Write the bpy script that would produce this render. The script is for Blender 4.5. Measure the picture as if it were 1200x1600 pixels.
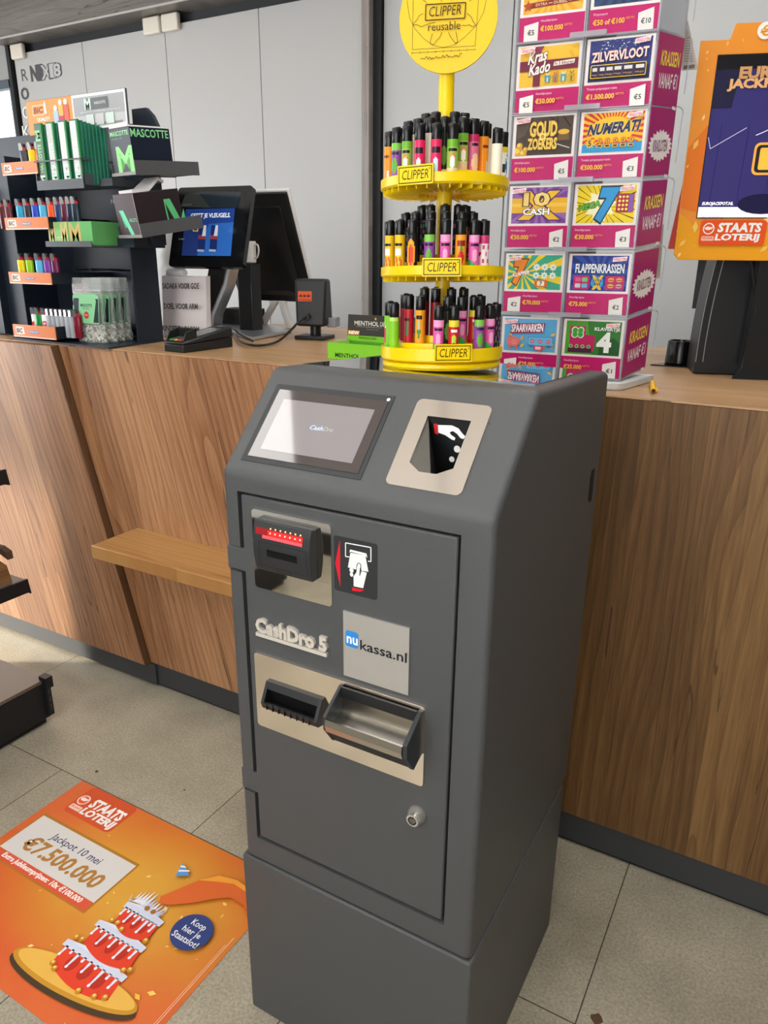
import bpy, bmesh, math, random
from math import sin, cos, pi, radians, atan2, sqrt, asin
from mathutils import Vector, Matrix
random.seed(7)
SC = bpy.context.scene
for o in list(bpy.data.objects): bpy.data.objects.remove(o)
COL = SC.collection

# ------------------------------------------------------------------ camera
RC = ((0.86800265, -0.16726848, 0.46753893), (0.49648986, 0.27657496, -0.82280259), (0.00831937, 0.94632317, 0.3231149))
FPX = 1159.64
CAM = Vector((0, 0, 1.5))
cam_d = bpy.data.cameras.new('camera'); cam = bpy.data.objects.new('camera', cam_d); COL.objects.link(cam)
cam_d.sensor_fit = 'HORIZONTAL'; cam_d.sensor_width = 36.0; cam_d.lens = 36.0 * FPX / 1200.0
cam_d.clip_start = 0.02
cam.matrix_world = Matrix.Translation(CAM) @ Matrix(RC).to_4x4()
SC.camera = cam

# ------------------------------------------------------------------ light and exposure
SC.cycles.transparent_max_bounces = 32
SC.view_settings.view_transform = 'Standard'; SC.view_settings.look = 'None'
SC.view_settings.gamma = 1.0; SC.view_settings.use_curve_mapping = False
SC.view_settings.exposure = -0.2
W = bpy.data.worlds.new('daylight'); SC.world = W; W.use_nodes = True
W.node_tree.nodes['Background'].inputs[0].default_value = (0.86, 0.93, 1.0, 1)
W.node_tree.nodes['Background'].inputs[1].default_value = 2.2
def area(name, loc, rot, sx, sy, power, col=(1, 1, 1)):
    l = bpy.data.lights.new(name, 'AREA'); l.shape = 'RECTANGLE'; l.size = sx; l.size_y = sy; l.energy = power; l.color = col
    o = bpy.data.objects.new(name, l); COL.objects.link(o); o.location = loc; o.rotation_euler = rot
    return o
# daylight through the shop windows in the left wall (window light only)
area('window_daylight', (-6.05, 0.35, 1.45), (0, radians(-90), 0), 2.3, 3.0, 140, (0.97, 0.98, 1.0))
sun_d = bpy.data.lights.new('low_sun', 'SUN'); sun_d.energy = 11.0; sun_d.angle = radians(3.5); sun_d.color = (1.0, .93, .82)
sun = bpy.data.objects.new('low_sun', sun_d); COL.objects.link(sun); sun.location = (-8, -2, 4)
sun.rotation_euler = Vector((.85, .53, -.415)).to_track_quat('-Z', 'Y').to_euler()
area('added_front_fill', (-.5, -1.27, 1.75), (radians(80), 0, 0), 2.2, 1.5, 38, (1.0, .99, .97))  # added fill from behind the camera, brightens floor and machine front
CEIL_LAMP = 12.5      # strength of the ceiling panels' diffusers

# ------------------------------------------------------------------ materials
def lin(c):
    c = c.lstrip('#'); v = [int(c[i:i + 2], 16) / 255 for i in (0, 2, 4)]
    return tuple(x / 12.92 if x <= .04045 else ((x + .055) / 1.055) ** 2.4 for x in v)
MATS = {}
def mat(name, hexc, rough=.5, metal=0., emit=0., spec=.5, trans=0., alpha=1., bump=0., bscale=200., coat=0., ior=1.45):
    if name in MATS: return MATS[name]
    m = bpy.data.materials.new(name); m.use_nodes = True; nt = m.node_tree; b = nt.nodes['Principled BSDF']
    c = lin(hexc) + (1,)
    b.inputs['Base Color'].default_value = c; b.inputs['Roughness'].default_value = rough; b.inputs['Metallic'].default_value = metal
    b.inputs['Specular IOR Level'].default_value = spec; b.inputs['Transmission Weight'].default_value = trans
    b.inputs['Alpha'].default_value = alpha; b.inputs['Coat Weight'].default_value = coat; b.inputs['IOR'].default_value = ior
    if emit: b.inputs['Emission Color'].default_value = c; b.inputs['Emission Strength'].default_value = emit
    if bump:
        n = nt.nodes.new('ShaderNodeTexNoise'); n.inputs['Scale'].default_value = bscale; n.inputs['Detail'].default_value = 3
        tc = nt.nodes.new('ShaderNodeTexCoord'); bp = nt.nodes.new('ShaderNodeBump'); bp.inputs['Strength'].default_value = bump; bp.inputs['Distance'].default_value = .002
        nt.links.new(tc.outputs['Object'], n.inputs['Vector']); nt.links.new(n.outputs['Fac'], bp.inputs['Height']); nt.links.new(bp.outputs['Normal'], b.inputs['Normal'])
    MATS[name] = m; return m
def ink(hexc, rough=.38):          # flat printed colour
    return mat('ink_' + hexc.lstrip('#') + '_%d' % int(rough * 100), hexc, rough, spec=.3)
def glow(hexc, s):                 # lit screen pixel
    return mat('screen_' + hexc.lstrip('#') + '_%d' % int(s * 100), hexc, .15, emit=s)

def wood(name, dark, mid, light, angle=0., axis='XZ', plank=.19, rough=.45, seed=0., contrast=1.):
    """oak laminate: grain along the second axis of the plane, turned by angle in that plane"""
    m = bpy.data.materials.new(name); m.use_nodes = True; nt = m.node_tree; N = nt.nodes; L = nt.links; b = N['Principled BSDF']
    b.inputs['Roughness'].default_value = rough
    tc = N.new('ShaderNodeTexCoord'); sp = N.new('ShaderNodeSeparateXYZ'); L.new(tc.outputs['Object'], sp.inputs[0])
    def math_(op, a, c=None):
        n = N.new('ShaderNodeMath'); n.operation = op
        for i, v in enumerate((a, c)):
            if v is None: continue
            if isinstance(v, (int, float)): n.inputs[i].default_value = v
            else: L.new(v, n.inputs[i])
        return n.outputs[0]
    A = sp.outputs[axis[0]]; B = sp.outputs[axis[1]]
    ca, sa = cos(angle), sin(angle)
    u = math_('ADD', math_('MULTIPLY', A, ca), math_('MULTIPLY', B, sa))      # across the grain
    v = math_('SUBTRACT', math_('MULTIPLY', B, ca), math_('MULTIPLY', A, sa))   # along the grain
    pid = math_('FLOOR', math_('DIVIDE', math_('ADD', u, seed), plank))
    wn = N.new('ShaderNodeTexWhiteNoise'); wn.noise_dimensions = '1D'; L.new(pid, wn.inputs['W'])
    off = math_('MULTIPLY', wn.outputs['Value'], 7.3)
    def noise(su, sv, detail, rough_=.6, dist=0.):
        c = N.new('ShaderNodeCombineXYZ'); L.new(math_('MULTIPLY', u, su), c.inputs[0]); L.new(math_('ADD', math_('MULTIPLY', v, sv), off), c.inputs[1]); L.new(off, c.inputs[2])
        n = N.new('ShaderNodeTexNoise'); n.inputs['Scale'].default_value = 1; n.inputs['Detail'].default_value = detail; n.inputs['Roughness'].default_value = rough_; n.inputs['Distortion'].default_value = dist
        L.new(c.outputs[0], n.inputs['Vector']); return n.outputs['Fac']
    g1 = noise(6, .7, 3, .55, .5); g2 = noise(90, 2.0, 4, .75, .2); g3 = noise(420, 9, 2, .6)
    # growth rings: lines along the grain, bent into arches by a slow noise
    warp = noise(4.5, .62, 2, .45, .3)
    ring = math_('FRACT', math_('ADD', math_('MULTIPLY', u, 34.0), math_('MULTIPLY', warp, 10.0)))
    ring = math_('POWER', ring, 3.0)
    f = math_('ADD', math_('ADD', math_('MULTIPLY', g1, .46), math_('MULTIPLY', g2, .34)), math_('SUBTRACT', math_('MULTIPLY', g3, .26), math_('MULTIPLY', ring, .11)))
    f = math_('ADD', f, math_('MULTIPLY', math_('SUBTRACT', wn.outputs['Value'], .5), .13))
    r = N.new('ShaderNodeValToRGB'); L.new(f, r.inputs[0]); e = r.color_ramp.elements
    e[0].position = .49 - .15 / contrast; e[0].color = lin(dark) + (1,); e[1].position = .49 + .17 / contrast; e[1].color = lin(light) + (1,)
    x = e.new(.49); x.color = lin(mid) + (1,)
    # thin dark cracks
    cr = noise(16, .55, 2, .5, .5); cr = math_('LESS_THAN', math_('ABSOLUTE', math_('SUBTRACT', cr, .47)), .0045)
    gate = math_('GREATER_THAN', noise(4, 1.3, 1), .56); cr = math_('MULTIPLY', math_('MULTIPLY', cr, gate), .6)
    mx = N.new('ShaderNodeMix'); mx.data_type = 'RGBA'; L.new(cr, mx.inputs[0]); L.new(r.outputs[0], mx.inputs[6]); mx.inputs[7].default_value = lin('#2b1b10') + (1,)
    L.new(mx.outputs[2], b.inputs['Base Color'])
    bp = N.new('ShaderNodeBump'); bp.inputs['Strength'].default_value = .25; bp.inputs['Distance'].default_value = .0015; L.new(g2, bp.inputs['Height']); L.new(bp.outputs[0], b.inputs['Normal'])
    MATS[name] = m; return m

# ------------------------------------------------------------------ photo ray helpers (a pixel of the photo -> a point on a real plane)
def ray(x, y):
    return Matrix(RC) @ Vector(((x - 600) / FPX, -(y - 800) / FPX, -1.0))
def uz(x, y, z): r = ray(x, y); return CAM + r * ((z - CAM.z) / r.z)
def uy(x, y, Y): r = ray(x, y); return CAM + r * ((Y - CAM.y) / r.y)

# ------------------------------------------------------------------ mesh builder
class MB:
    def __init__(s): s.v = []; s.f = []; s.m = []; s.mats = []; s.sm = []
    def mi(s, m):
        if m not in s.mats: s.mats.append(m)
        return s.mats.index(m)
    def add(s, vs, fs, m, smooth=False, M=None):
        b = len(s.v); i = s.mi(m)
        for p in vs: s.v.append(tuple(M @ Vector(p)) if M else tuple(p))
        for f in fs: s.f.append([b + k for k in f]); s.m.append(i); s.sm.append(smooth)
        return s
    def box(s, x0, x1, y0, y1, z0, z1, m, M=None):
        v = [(x, y, z) for x in (x0, x1) for y in (y0, y1) for z in (z0, z1)]
        return s.add(v, [(0, 1, 3, 2), (4, 6, 7, 5), (0, 4, 5, 1), (2, 3, 7, 6), (0, 2, 6, 4), (1, 5, 7, 3)], m, False, M)
    def prism(s, poly, ax, a, b, m, M=None, smooth=False):
        n = len(poly)
        def P(p, t): return {'X': (t, p[0], p[1]), 'Y': (p[0], t, p[1]), 'Z': (p[0], p[1], t)}[ax]
        v = [P(p, a) for p in poly] + [P(p, b) for p in poly]
        f = [tuple(range(n)), tuple(range(2 * n - 1, n - 1, -1))] + [(i, i + n, (i + 1) % n + n, (i + 1) % n) for i in range(n)]
        return s.add(v, f, m, smooth, M)
    def hexa(s, q0, q1, m):       # two quads joined
        v = list(q0) + list(q1)
        return s.add(v, [(0, 1, 2, 3), (7, 6, 5, 4)] + [(i, i + 4, (i + 1) % 4 + 4, (i + 1) % 4) for i in range(4)], m)
    def lathe(s, prof, m, seg=24, c=(0, 0, 0), smooth=True, M=None, sy=1., mf=None, caps=True):
        v = []; f = []; n = len(prof)
        for r, z in prof:
            for k in range(seg):
                a = 2 * pi * k / seg; v.append((c[0] + r * cos(a), c[1] + r * sin(a) * sy, c[2] + z))
        if mf is None:
            for i in range(n - 1):
                for k in range(seg):
                    f.append((i * seg + k, i * seg + (k + 1) % seg, (i + 1) * seg + (k + 1) % seg, (i + 1) * seg + k))
            s.add(v, f, m, smooth, M)
            if caps:
                s.add(v[:seg], [tuple(range(seg - 1, -1, -1))], m, False, M); s.add(v[-seg:], [tuple(range(seg))], m, False, M)
        else:
            b = len(s.v)
            for p in v: s.v.append(tuple(M @ Vector(p)) if M else p)
            for i in range(n - 1):
                for k in range(seg):
                    s.f.append([b + i * seg + k, b + i * seg + (k + 1) % seg, b + (i + 1) * seg + (k + 1) % seg, b + (i + 1) * seg + k])
                    s.m.append(s.mi(mf(k, i))); s.sm.append(True)
        return s
    def cyl(s, c, r, h, ax, m, seg=20, M=None):
        R = {'Z': Matrix(), 'X': Matrix.Rotation(pi / 2, 4, 'Y'), 'Y': Matrix.Rotation(-pi / 2, 4, 'X')}[ax]
        T = Matrix.Translation(Vector(c)) @ R
        return s.lathe([(r, 0), (r, h)], m, seg, M=(M @ T if M else T))
    def tube(s, pts, r, m, seg=8, sub=6):
        P = [Vector(p) for p in pts]; Q = []
        for i in range(len(P) - 1):
            p0 = P[max(i - 1, 0)]; p1 = P[i]; p2 = P[i + 1]; p3 = P[min(i + 2, len(P) - 1)]
            for k in range(sub):
                t = k / sub
                Q.append(.5 * ((2 * p1) + (p2 - p0) * t + (2 * p0 - 5 * p1 + 4 * p2 - p3) * t * t + (3 * p1 - p0 - 3 * p2 + p3) * t ** 3))
        Q.append(P[-1]); v = []; f = []
        up = Vector((.123, .31, .94))
        for i, q in enumerate(Q):
            d = (Q[min(i + 1, len(Q) - 1)] - Q[max(i - 1, 0)]).normalized(); a = d.cross(up).normalized(); c = d.cross(a)
            for k in range(seg): v.append(q + (a * cos(2 * pi * k / seg) + c * sin(2 * pi * k / seg)) * r)
        for i in range(len(Q) - 1):
            for k in range(seg): f.append((i * seg + k, i * seg + (k + 1) % seg, (i + 1) * seg + (k + 1) % seg, (i + 1) * seg + k))
        f += [tuple(range(seg)), tuple(range(len(v) - 1, len(v) - seg - 1, -1))]
        return s.add(v, f, m, True)
    def obj(s, name, parent=None, bevel=0., seg=2, fix=True, sharp=35):
        me = bpy.data.meshes.new(name); me.from_pydata(s.v, [], s.f)
        for m in s.mats: me.materials.append(m)
        me.polygons.foreach_set('material_index', s.m)
        if fix:
            bm = bmesh.new(); bm.from_mesh(me); bmesh.ops.remove_doubles(bm, verts=bm.verts, dist=1e-6); bmesh.ops.recalc_face_normals(bm, faces=bm.faces); bm.to_mesh(me); bm.free()
            anysm = any(s.sm)
            if anysm:
                me.polygons.foreach_set('use_smooth', [True] * len(me.polygons)); me.set_sharp_from_angle(angle=radians(sharp))
        else: me.polygons.foreach_set('use_smooth', s.sm)
        me.update()
        o = bpy.data.objects.new(name, me); COL.objects.link(o)
        if parent: o.parent = parent
        if bevel:
            b = o.modifiers.new('bevel', 'BEVEL'); b.width = bevel; b.segments = seg; b.limit_method = 'ANGLE'; b.angle_limit = radians(40); b.harden_normals = False
            me.polygons.foreach_set('use_smooth', [True] * len(me.polygons)); me.set_sharp_from_angle(angle=radians(30))
            b.use_clamp_overlap = True
        return o
def tag(o, label, cat, group=None, kind=None):
    if label: o['label'] = label
    if cat: o['category'] = cat
    if group: o['group'] = group
    if kind: o['kind'] = kind
    return o
def thing(name, label, cat, loc=(0, 0, 0), rz=0., group=None, rot=None):
    o = bpy.data.objects.new(name, None); COL.objects.link(o); o.empty_display_size = .02
    o.location = loc; o.rotation_euler = rot if rot else (0, 0, rz)
    return tag(o, label, cat, group)
def struct(o): o['kind'] = 'structure'; return o
def dup(root, loc, rot, label, group=None):
    r = root.copy(); COL.objects.link(r); r.location = loc; r.rotation_euler = rot; r['label'] = label
    if group: r['group'] = group
    for ch in root.children:
        c = ch.copy(); COL.objects.link(c); c.parent = r
        for g in ch.children:
            d = g.copy(); COL.objects.link(d); d.parent = c
    return r

# ------------------------------------------------------------------ printed artwork: layered flat shapes lying on a surface
GL = {}
def glyphs(s, off=0.):
    k = (s, off)
    if k not in GL:
        c = bpy.data.curves.new('t', 'FONT'); c.body = s; c.fill_mode = 'FRONT'; c.offset = off; c.resolution_u = 2
        o = bpy.data.objects.new('t', c); m = o.to_mesh()
        GL[k] = ([(v.co.x, v.co.y) for v in m.vertices], [tuple(p.vertices) for p in m.polygons])
        o.to_mesh_clear(); bpy.data.objects.remove(o); bpy.data.curves.remove(c)
    return GL[k]
def clip_poly(P, box):
    x0, y0, x1, y1 = box
    for ax, lim, sg in ((0, x0, 1), (0, x1, -1), (1, y0, 1), (1, y1, -1)):
        Q = []
        for i in range(len(P)):
            a, b = P[i], P[(i + 1) % len(P)]; ia = (a[ax] - lim) * sg >= 0; ib = (b[ax] - lim) * sg >= 0
            if ia: Q.append(a)
            if ia != ib:
                t = (lim - a[ax]) / (b[ax] - a[ax]); Q.append((a[0] + (b[0] - a[0]) * t, a[1] + (b[1] - a[1]) * t))
        P = Q
        if len(P) < 3: return []
    return P
class Art:
    """o: lower left corner, ux/uy: unit axes, w/h: size in metres, coordinates run 0..100 unless scaled"""
    def __init__(s, mb, o, ux, uy, w, h, sx=100., sy=100., eps=.00012, rough=.38, start=1):
        s.mb = mb; s.o = Vector(o); s.ux = Vector(ux).normalized(); s.uy = Vector(uy).normalized(); s.n = s.ux.cross(s.uy)
        s.kx = w / sx; s.ky = h / sy; s.eps = eps; s.k = start; s.rough = rough; s.clip = None
    def c(s, col): return col if not isinstance(col, str) else ink(col, s.rough)
    def P(s, x, y): return s.o + s.ux * (x * s.kx) + s.uy * (y * s.ky) + s.n * (s.eps * s.k)
    def poly(s, pts, col, up=True):
        if s.clip: pts = clip_poly(pts, s.clip)
        if len(pts) >= 3: s.mb.add([s.P(*p) for p in pts], [tuple(range(len(pts)))], s.c(col))
        if up: s.k += 1
        return s
    def rect(s, x0, y0, x1, y1, col): return s.poly([(x0, y0), (x1, y0), (x1, y1), (x0, y1)], col)
    def rrect(s, x0, y0, x1, y1, r, col, seg=4):
        ry = r * s.kx / s.ky; p = []
        for cx, cy, a0 in ((x1 - r, y1 - ry, 0), (x0 + r, y1 - ry, 90), (x0 + r, y0 + ry, 180), (x1 - r, y0 + ry, 270)):
            for k in range(seg + 1): a = radians(a0 + 90 * k / seg); p.append((cx + r * cos(a), cy + ry * sin(a)))
        return s.poly(p, col)
    def ell(s, cx, cy, rx, ry, col, seg=20, rot=0.):
        return s.poly([(cx + rx * cos(a) * cos(rot) - ry * sin(a) * sin(rot), cy + rx * cos(a) * sin(rot) + ry * sin(a) * cos(rot)) for a in [2 * pi * k / seg for k in range(seg)]], col)
    def circ(s, cx, cy, r, col, seg=20): return s.ell(cx, cy, r, r * s.kx / s.ky, col, seg)
    def line(s, pts, w, col):
        for (x0, y0), (x1, y1) in zip(pts, pts[1:]):
            dx, dy = (x1 - x0) * s.kx, (y1 - y0) * s.ky; L = sqrt(dx * dx + dy * dy) or 1
            nx, ny = -dy / L * w / 2, dx / L * w / 2
            nx, ny = nx, ny * s.kx / s.ky
            s.poly([(x0 - nx, y0 - ny), (x1 - nx, y1 - ny), (x1 + nx, y1 + ny), (x0 + nx, y0 + ny)], col, False)
        s.k += 1; return s
    def rays(s, cx, cy, n, r, col, fill=.5, a0=0.):
        ry = r * s.kx / s.ky
        for k in range(n):
            a = a0 + 2 * pi * k / n; b = a + 2 * pi / n * fill
            s.poly([(cx, cy), (cx + r * cos(a), cy + ry * sin(a)), (cx + r * cos(b), cy + ry * sin(b))], col, False)
        s.k += 1; return s
    def star(s, cx, cy, n, r0, r1, col, a0=pi / 2):
        k = s.kx / s.ky
        return s.poly([(cx + (r0 if i % 2 == 0 else r1) * cos(a0 + pi * i / n), cy + (r0 if i % 2 == 0 else r1) * sin(a0 + pi * i / n) * k) for i in range(2 * n)], col)
    def text(s, t, x0, y0, x1, y1, col, bold=0., shear=0., rise=0., out=None, ow=.05):
        """t fitted into the box; rise lifts the right end; out draws a wider copy beneath in that colour"""
        b = glyphs(t, 0.)
        if not b[0]: return s
        ax0 = min(p[0] for p in b[0]); ax1 = max(p[0] for p in b[0]); ay0 = min(p[1] for p in b[0]); ay1 = max(p[1] for p in b[0])
        fx = (x1 - x0) / (ax1 - ax0); fy = (y1 - y0) / (ay1 - ay0)
        bold *= .5; ow *= .75
        for off, cc in (([(bold + ow, out)] if out else []) + [(bold, col)]):
            g = glyphs(t, off); vs = []
            for x, y in g[0]:
                X = x0 + (x - ax0) * fx; Y = y0 + (y - ay0) * fy
                X += shear * (Y - y0) * s.ky / s.kx; Y += rise * (X - x0) / (x1 - x0)
                vs.append(s.P(X, Y))
            s.mb.add(vs, g[1], s.c(cc)); s.k += 1
        return s
def unit(a): return Vector((cos(a), sin(a), 0))
ZUP = Vector((0, 0, 1))

# common materials
KIOSK = mat('kiosk_paint', '#4b4c4d', .42, spec=.5, bump=.35, bscale=900)
DARKGAP = mat('dark_gap', '#0a0a0b', .7)
BLACK = mat('black_plastic', '#141415', .32)
BLACKM = mat('black_matte', '#17181a', .6)
NAVY = mat('rack_metal', '#1b2430', .45, metal=0., spec=.5)
CHROME = mat('polished_steel', '#f1ede6', .03, metal=1.)
STEEL = mat('brushed_steel', '#c9c4bb', .22, metal=1.)
PLATE = mat('plate_steel', '#fdf3e8', .10, metal=1.)
GLASSK = mat('black_glass', '#b9bcbf', .012, metal=1.)
WHITE = mat('white_plastic', '#e6e6e4', .4)
PAPER = mat('white_paper', '#ebe7e6', .8)
YEL = mat('yellow_plastic', '#f2cc00', .28)
ACRY = mat('clear_acrylic', '#eef2f8', .05, trans=1., ior=1.2)

# ================================================================== SETTING
XL, XR, YF, YB, ZC = -6.2, 2.3, -1.32, 3.6, 3.05
# floor: stone-look tiles 1.09 x 0.55 m, staggered
def floor_mat():
    m = bpy.data.materials.new('stone_tile_floor'); m.use_nodes = True; nt = m.node_tree; N = nt.nodes; L = nt.links; b = N['Principled BSDF']
    b.inputs['Roughness'].default_value = .42; b.inputs['Specular IOR Level'].default_value = .35
    tc = N.new('ShaderNodeTexCoord'); mp = N.new('ShaderNodeMapping'); L.new(tc.outputs['Object'], mp.inputs[0]); mp.inputs['Location'].default_value = (1.80 + 10.68, -1.17 + 5.45, 0)
    br = N.new('ShaderNodeTexBrick'); br.offset = .5; br.inputs['Scale'].default_value = 1; br.inputs['Brick Width'].default_value = 1.068; br.inputs['Row Height'].default_value = .545; br.inputs['Mortar Size'].default_value = .0014; br.inputs['Mortar Smooth'].default_value = .1
    br.inputs['Color1'].default_value = (1, 1, 1, 1); br.inputs['Color2'].default_value = (.93, .93, .93, 1); br.inputs['Mortar'].default_value = (.12, .11, .1, 1); L.new(mp.outputs[0], br.inputs['Vector'])
    def noise(sc, d, r=.6):
        n = N.new('ShaderNodeTexNoise'); n.inputs['Scale'].default_value = sc; n.inputs['Detail'].default_value = d; n.inputs['Roughness'].default_value = r; L.new(tc.outputs['Object'], n.inputs['Vector']); return n
    n1 = noise(3.2, 5); n2 = noise(150, 6, .8)
    r1 = N.new('ShaderNodeValToRGB'); L.new(n1.outputs['Fac'], r1.inputs[0]); e = r1.color_ramp.elements; e[0].position = .33; e[0].color = lin('#a39b8a') + (1,); e[1].position = .68; e[1].color = lin('#c2b9a6') + (1,)
    r2 = N.new('ShaderNodeValToRGB'); L.new(n2.outputs['Fac'], r2.inputs[0]); e = r2.color_ramp.elements; e[0].position = .32; e[0].color = (.52, .51, .48, 1); e[1].position = .60; e[1].color = (1.04, 1.03, 1.0, 1)
    def mul(a, c):
        x = N.new('ShaderNodeMix'); x.data_type = 'RGBA'; x.blend_type = 'MULTIPLY'; x.inputs[0].default_value = 1; L.new(a, x.inputs[6]); L.new(c, x.inputs[7]); return x.outputs[2]
    L.new(mul(mul(r1.outputs[0], r2.outputs[0]), br.outputs['Color']), b.inputs['Base Color'])
    bp = N.new('ShaderNodeBump'); bp.inputs['Strength'].default_value = .15; bp.inputs['Distance'].default_value = .001; L.new(n2.outputs['Fac'], bp.inputs['Height']); L.new(bp.outputs[0], b.inputs['Normal'])
    return m
struct(MB().box(XL - .1, XR + .1, YF - .1, YB + .6, -.05, 0, floor_mat()).obj('floor'))
WALLW = mat('wall_paint', '#e2e2df', .75)
WALLR = mat('wall_paint_grey', '#8d8f90', .8)
CEILM = mat('ceiling_tile', '#e6e3df', .85)
GRID = mat('ceiling_grid', '#8e8c8a', .6)
c = MB().box(XL - .1, XR + .1, YF - .1, YB + .6, ZC, ZC + .08, CEILM)
x = -1.285 - .69 * 7
while x < XR: c.box(x - .008, x + .008, YF, YB, ZC - .004, ZC, GRID); x += .69
y = .05 - .66 * 2
while y < YB: c.box(XL, XR, y - .008, y + .008, ZC - .004, ZC, GRID); y += .66
struct(c.obj('ceiling'))
struct(MB().box(XR, XR + .1, YF, YB + .5, 0, ZC, WALLR).obj('wall_right'))
struct(MB().box(XL, XR, YF - .1, YF, 0, .98, WALLW).box(XL, XR, YF - .1, YF, 2.52, ZC, WALLW).box(XL, -1.65, YF - .1, YF, .98, 2.52, WALLW).box(.65, XR, YF - .1, YF, .98, 2.52, WALLW).obj('wall_front'))
struct(MB().box(XL, XR, YF, YF + .02, 0, .12, mat('skirting_dark', '#2c2b2b', .5)).obj('baseboard_front'))
# left wall with a large shop window
w = MB().box(XL - .1, XL, YF, YB + .5, 0, .3, WALLW).box(XL - .1, XL, YF, YB + .5, 2.6, ZC, WALLW).box(XL - .1, XL, YF, -1.2, .3, 2.6, WALLW).box(XL - .1, XL, 1.9, YB + .5, .3, 2.6, WALLW)
struct(w.obj('wall_left'))
FRAME = mat('window_frame_grey', '#5d6670', .45)
PANE = mat('window_pane', '#f4f8fa', .02, spec=.5, alpha=.08)
def window(name, x0, x1, y0, y1, z0, z1, along):
    w = MB(); t = .05
    if along == 'Y':
        w.box(x0, x1, y0, y1, z0, z0 + t, FRAME).box(x0, x1, y0, y1, z1 - t, z1, FRAME)
        for yy in (y0, (y0 + y1) / 2 - t / 2, y1 - t): w.box(x0, x1, yy, yy + t, z0, z1, FRAME)
    else:
        w.box(x0, x1, y0, y1, z0, z0 + t, FRAME).box(x0, x1, y0, y1, z1 - t, z1, FRAME)
        for xx in (x0, x1 - t): w.box(xx, xx + t, y0, y1, z0, z1, FRAME)
    o = struct(w.obj(name)); p = MB()
    if along == 'Y': p.box(x0 + .02, x0 + .026, y0 + t, y1 - t, z0 + t, z1 - t, PANE)
    else: p.box(x0 + t, x1 - t, y0 + .02, y0 + .026, z0 + t, z1 - t, PANE)
    p.obj('pane', o); return o
window('added_window', -1.65, .65, YF - .09, YF - .04, .98, 2.52, 'X')  # unseen window, added to go with the fill light behind the camera
window('window_1', XL - .07, XL - .02, -1.2, 1.9, .3, 2.6, 'Y')
# back wall left of the cabinets holds a second window
CX0, CX1 = -4.87, -2.16
w = MB().box(XL, CX0 - .03, YB + .05, YB + .12, 0, 1.2, WALLW).box(XL, CX0 - .03, YB + .05, YB + .12, 2.62, ZC, mat('wall_grey_left', '#a3a4a6', .7)).box(CX0 - .1, CX0 - .03, YB + .05, YB + .12, 1.2, 2.62, WALLW).box(XL, XL + .1, YB + .05, YB + .12, 1.2, 2.62, WALLW)
w.box(CX0 - .03, XR, YB + .4, YB + .45, 0, ZC, WALLW)
struct(w.obj('wall_back'))
window('window_2', XL + .1, CX0 - .1, YB + .06, YB + .11, 1.2, 2.62, 'X')

# ceiling lamps
def lamp(x, y, label, first=[None]):
    if first[0] is None:
        t = thing('ceiling_lamp', label, 'ceiling lamp', (x, y, ZC), 0, 'square panel lamps in the ceiling')
        f = MB()
        for a in ((-.3, .3, -.3, -.285), (-.3, .3, .285, .3), (-.3, -.285, -.285, .285), (.285, .3, -.285, .285)): f.box(*a, -.02, -.001, WHITE)
        f.obj('frame', t); MB().box(-.285, .285, -.285, .285, -.012, -.006, mat('lamp_diffuser', '#fffdf9', .5, emit=CEIL_LAMP)).obj('diffuser', t)
        first[0] = t; return t
    return dup(first[0], (x, y, ZC), (0, 0, 0), label)
LAMPS = [(-2.335, .475, 'square ceiling lamp mirrored in the left of the touch screen'), (-4.4, .38, 'square ceiling lamp nearest the window in the left wall'), (-.25, 1.04, 'square ceiling lamp above the right side of the cash machine'),
         (-2.32, -.94, 'added unseen square ceiling lamp behind the photographer, nearer the window'), (-.94, -.94, 'added unseen square ceiling lamp behind the photographer, in the middle'), (.44, -.28, 'added unseen square ceiling lamp behind the photographer, nearer the right wall'),  # unseen lamps added to brighten the front zone
         (-.94, 2.36, 'square ceiling lamp above the counter behind the ticket tower'), (.44, 2.36, 'added unseen square ceiling lamp above the counter behind the jackpot display')]  # the one behind the jackpot display is added to brighten the cabinets
for a in LAMPS: lamp(*a)

# ------------------------------------------------------------------ grey wall cabinets behind the counter
CABG = mat('cabinet_grey', '#bababa', .35, spec=.4)
CABG2 = mat('cabinet_grey_right', '#bbbdbd', .4, spec=.4)
GREYWOOD = wood('grey_wood', '#5c5855', '#75706c', '#8d8884', axis='ZX', plank=.6, contrast=.9)
GREYWOODV = wood('grey_wood_post', '#6f6863', '#8d8680', '#a29b95', axis='XZ', plank=.3)
DKFRAME = mat('cabinet_dark_frame', '#25272b', .5)
cab = thing('wall_cabinet', 'tall light grey wall cabinet behind the counter, left of the grey wooden post', 'cabinet', (0, 0, 0))
b = MB().box(CX0 - .03, CX1, YB + .03, YB + .4, 0, 2.79, DKFRAME).box(CX0 - .03, CX0, YB - .02, YB + .03, 0, 2.79, DKFRAME)
b.obj('carcass', cab)
joints = [CX0 + .02, -4.195, -3.505, -2.83, CX1 - .004]
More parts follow.
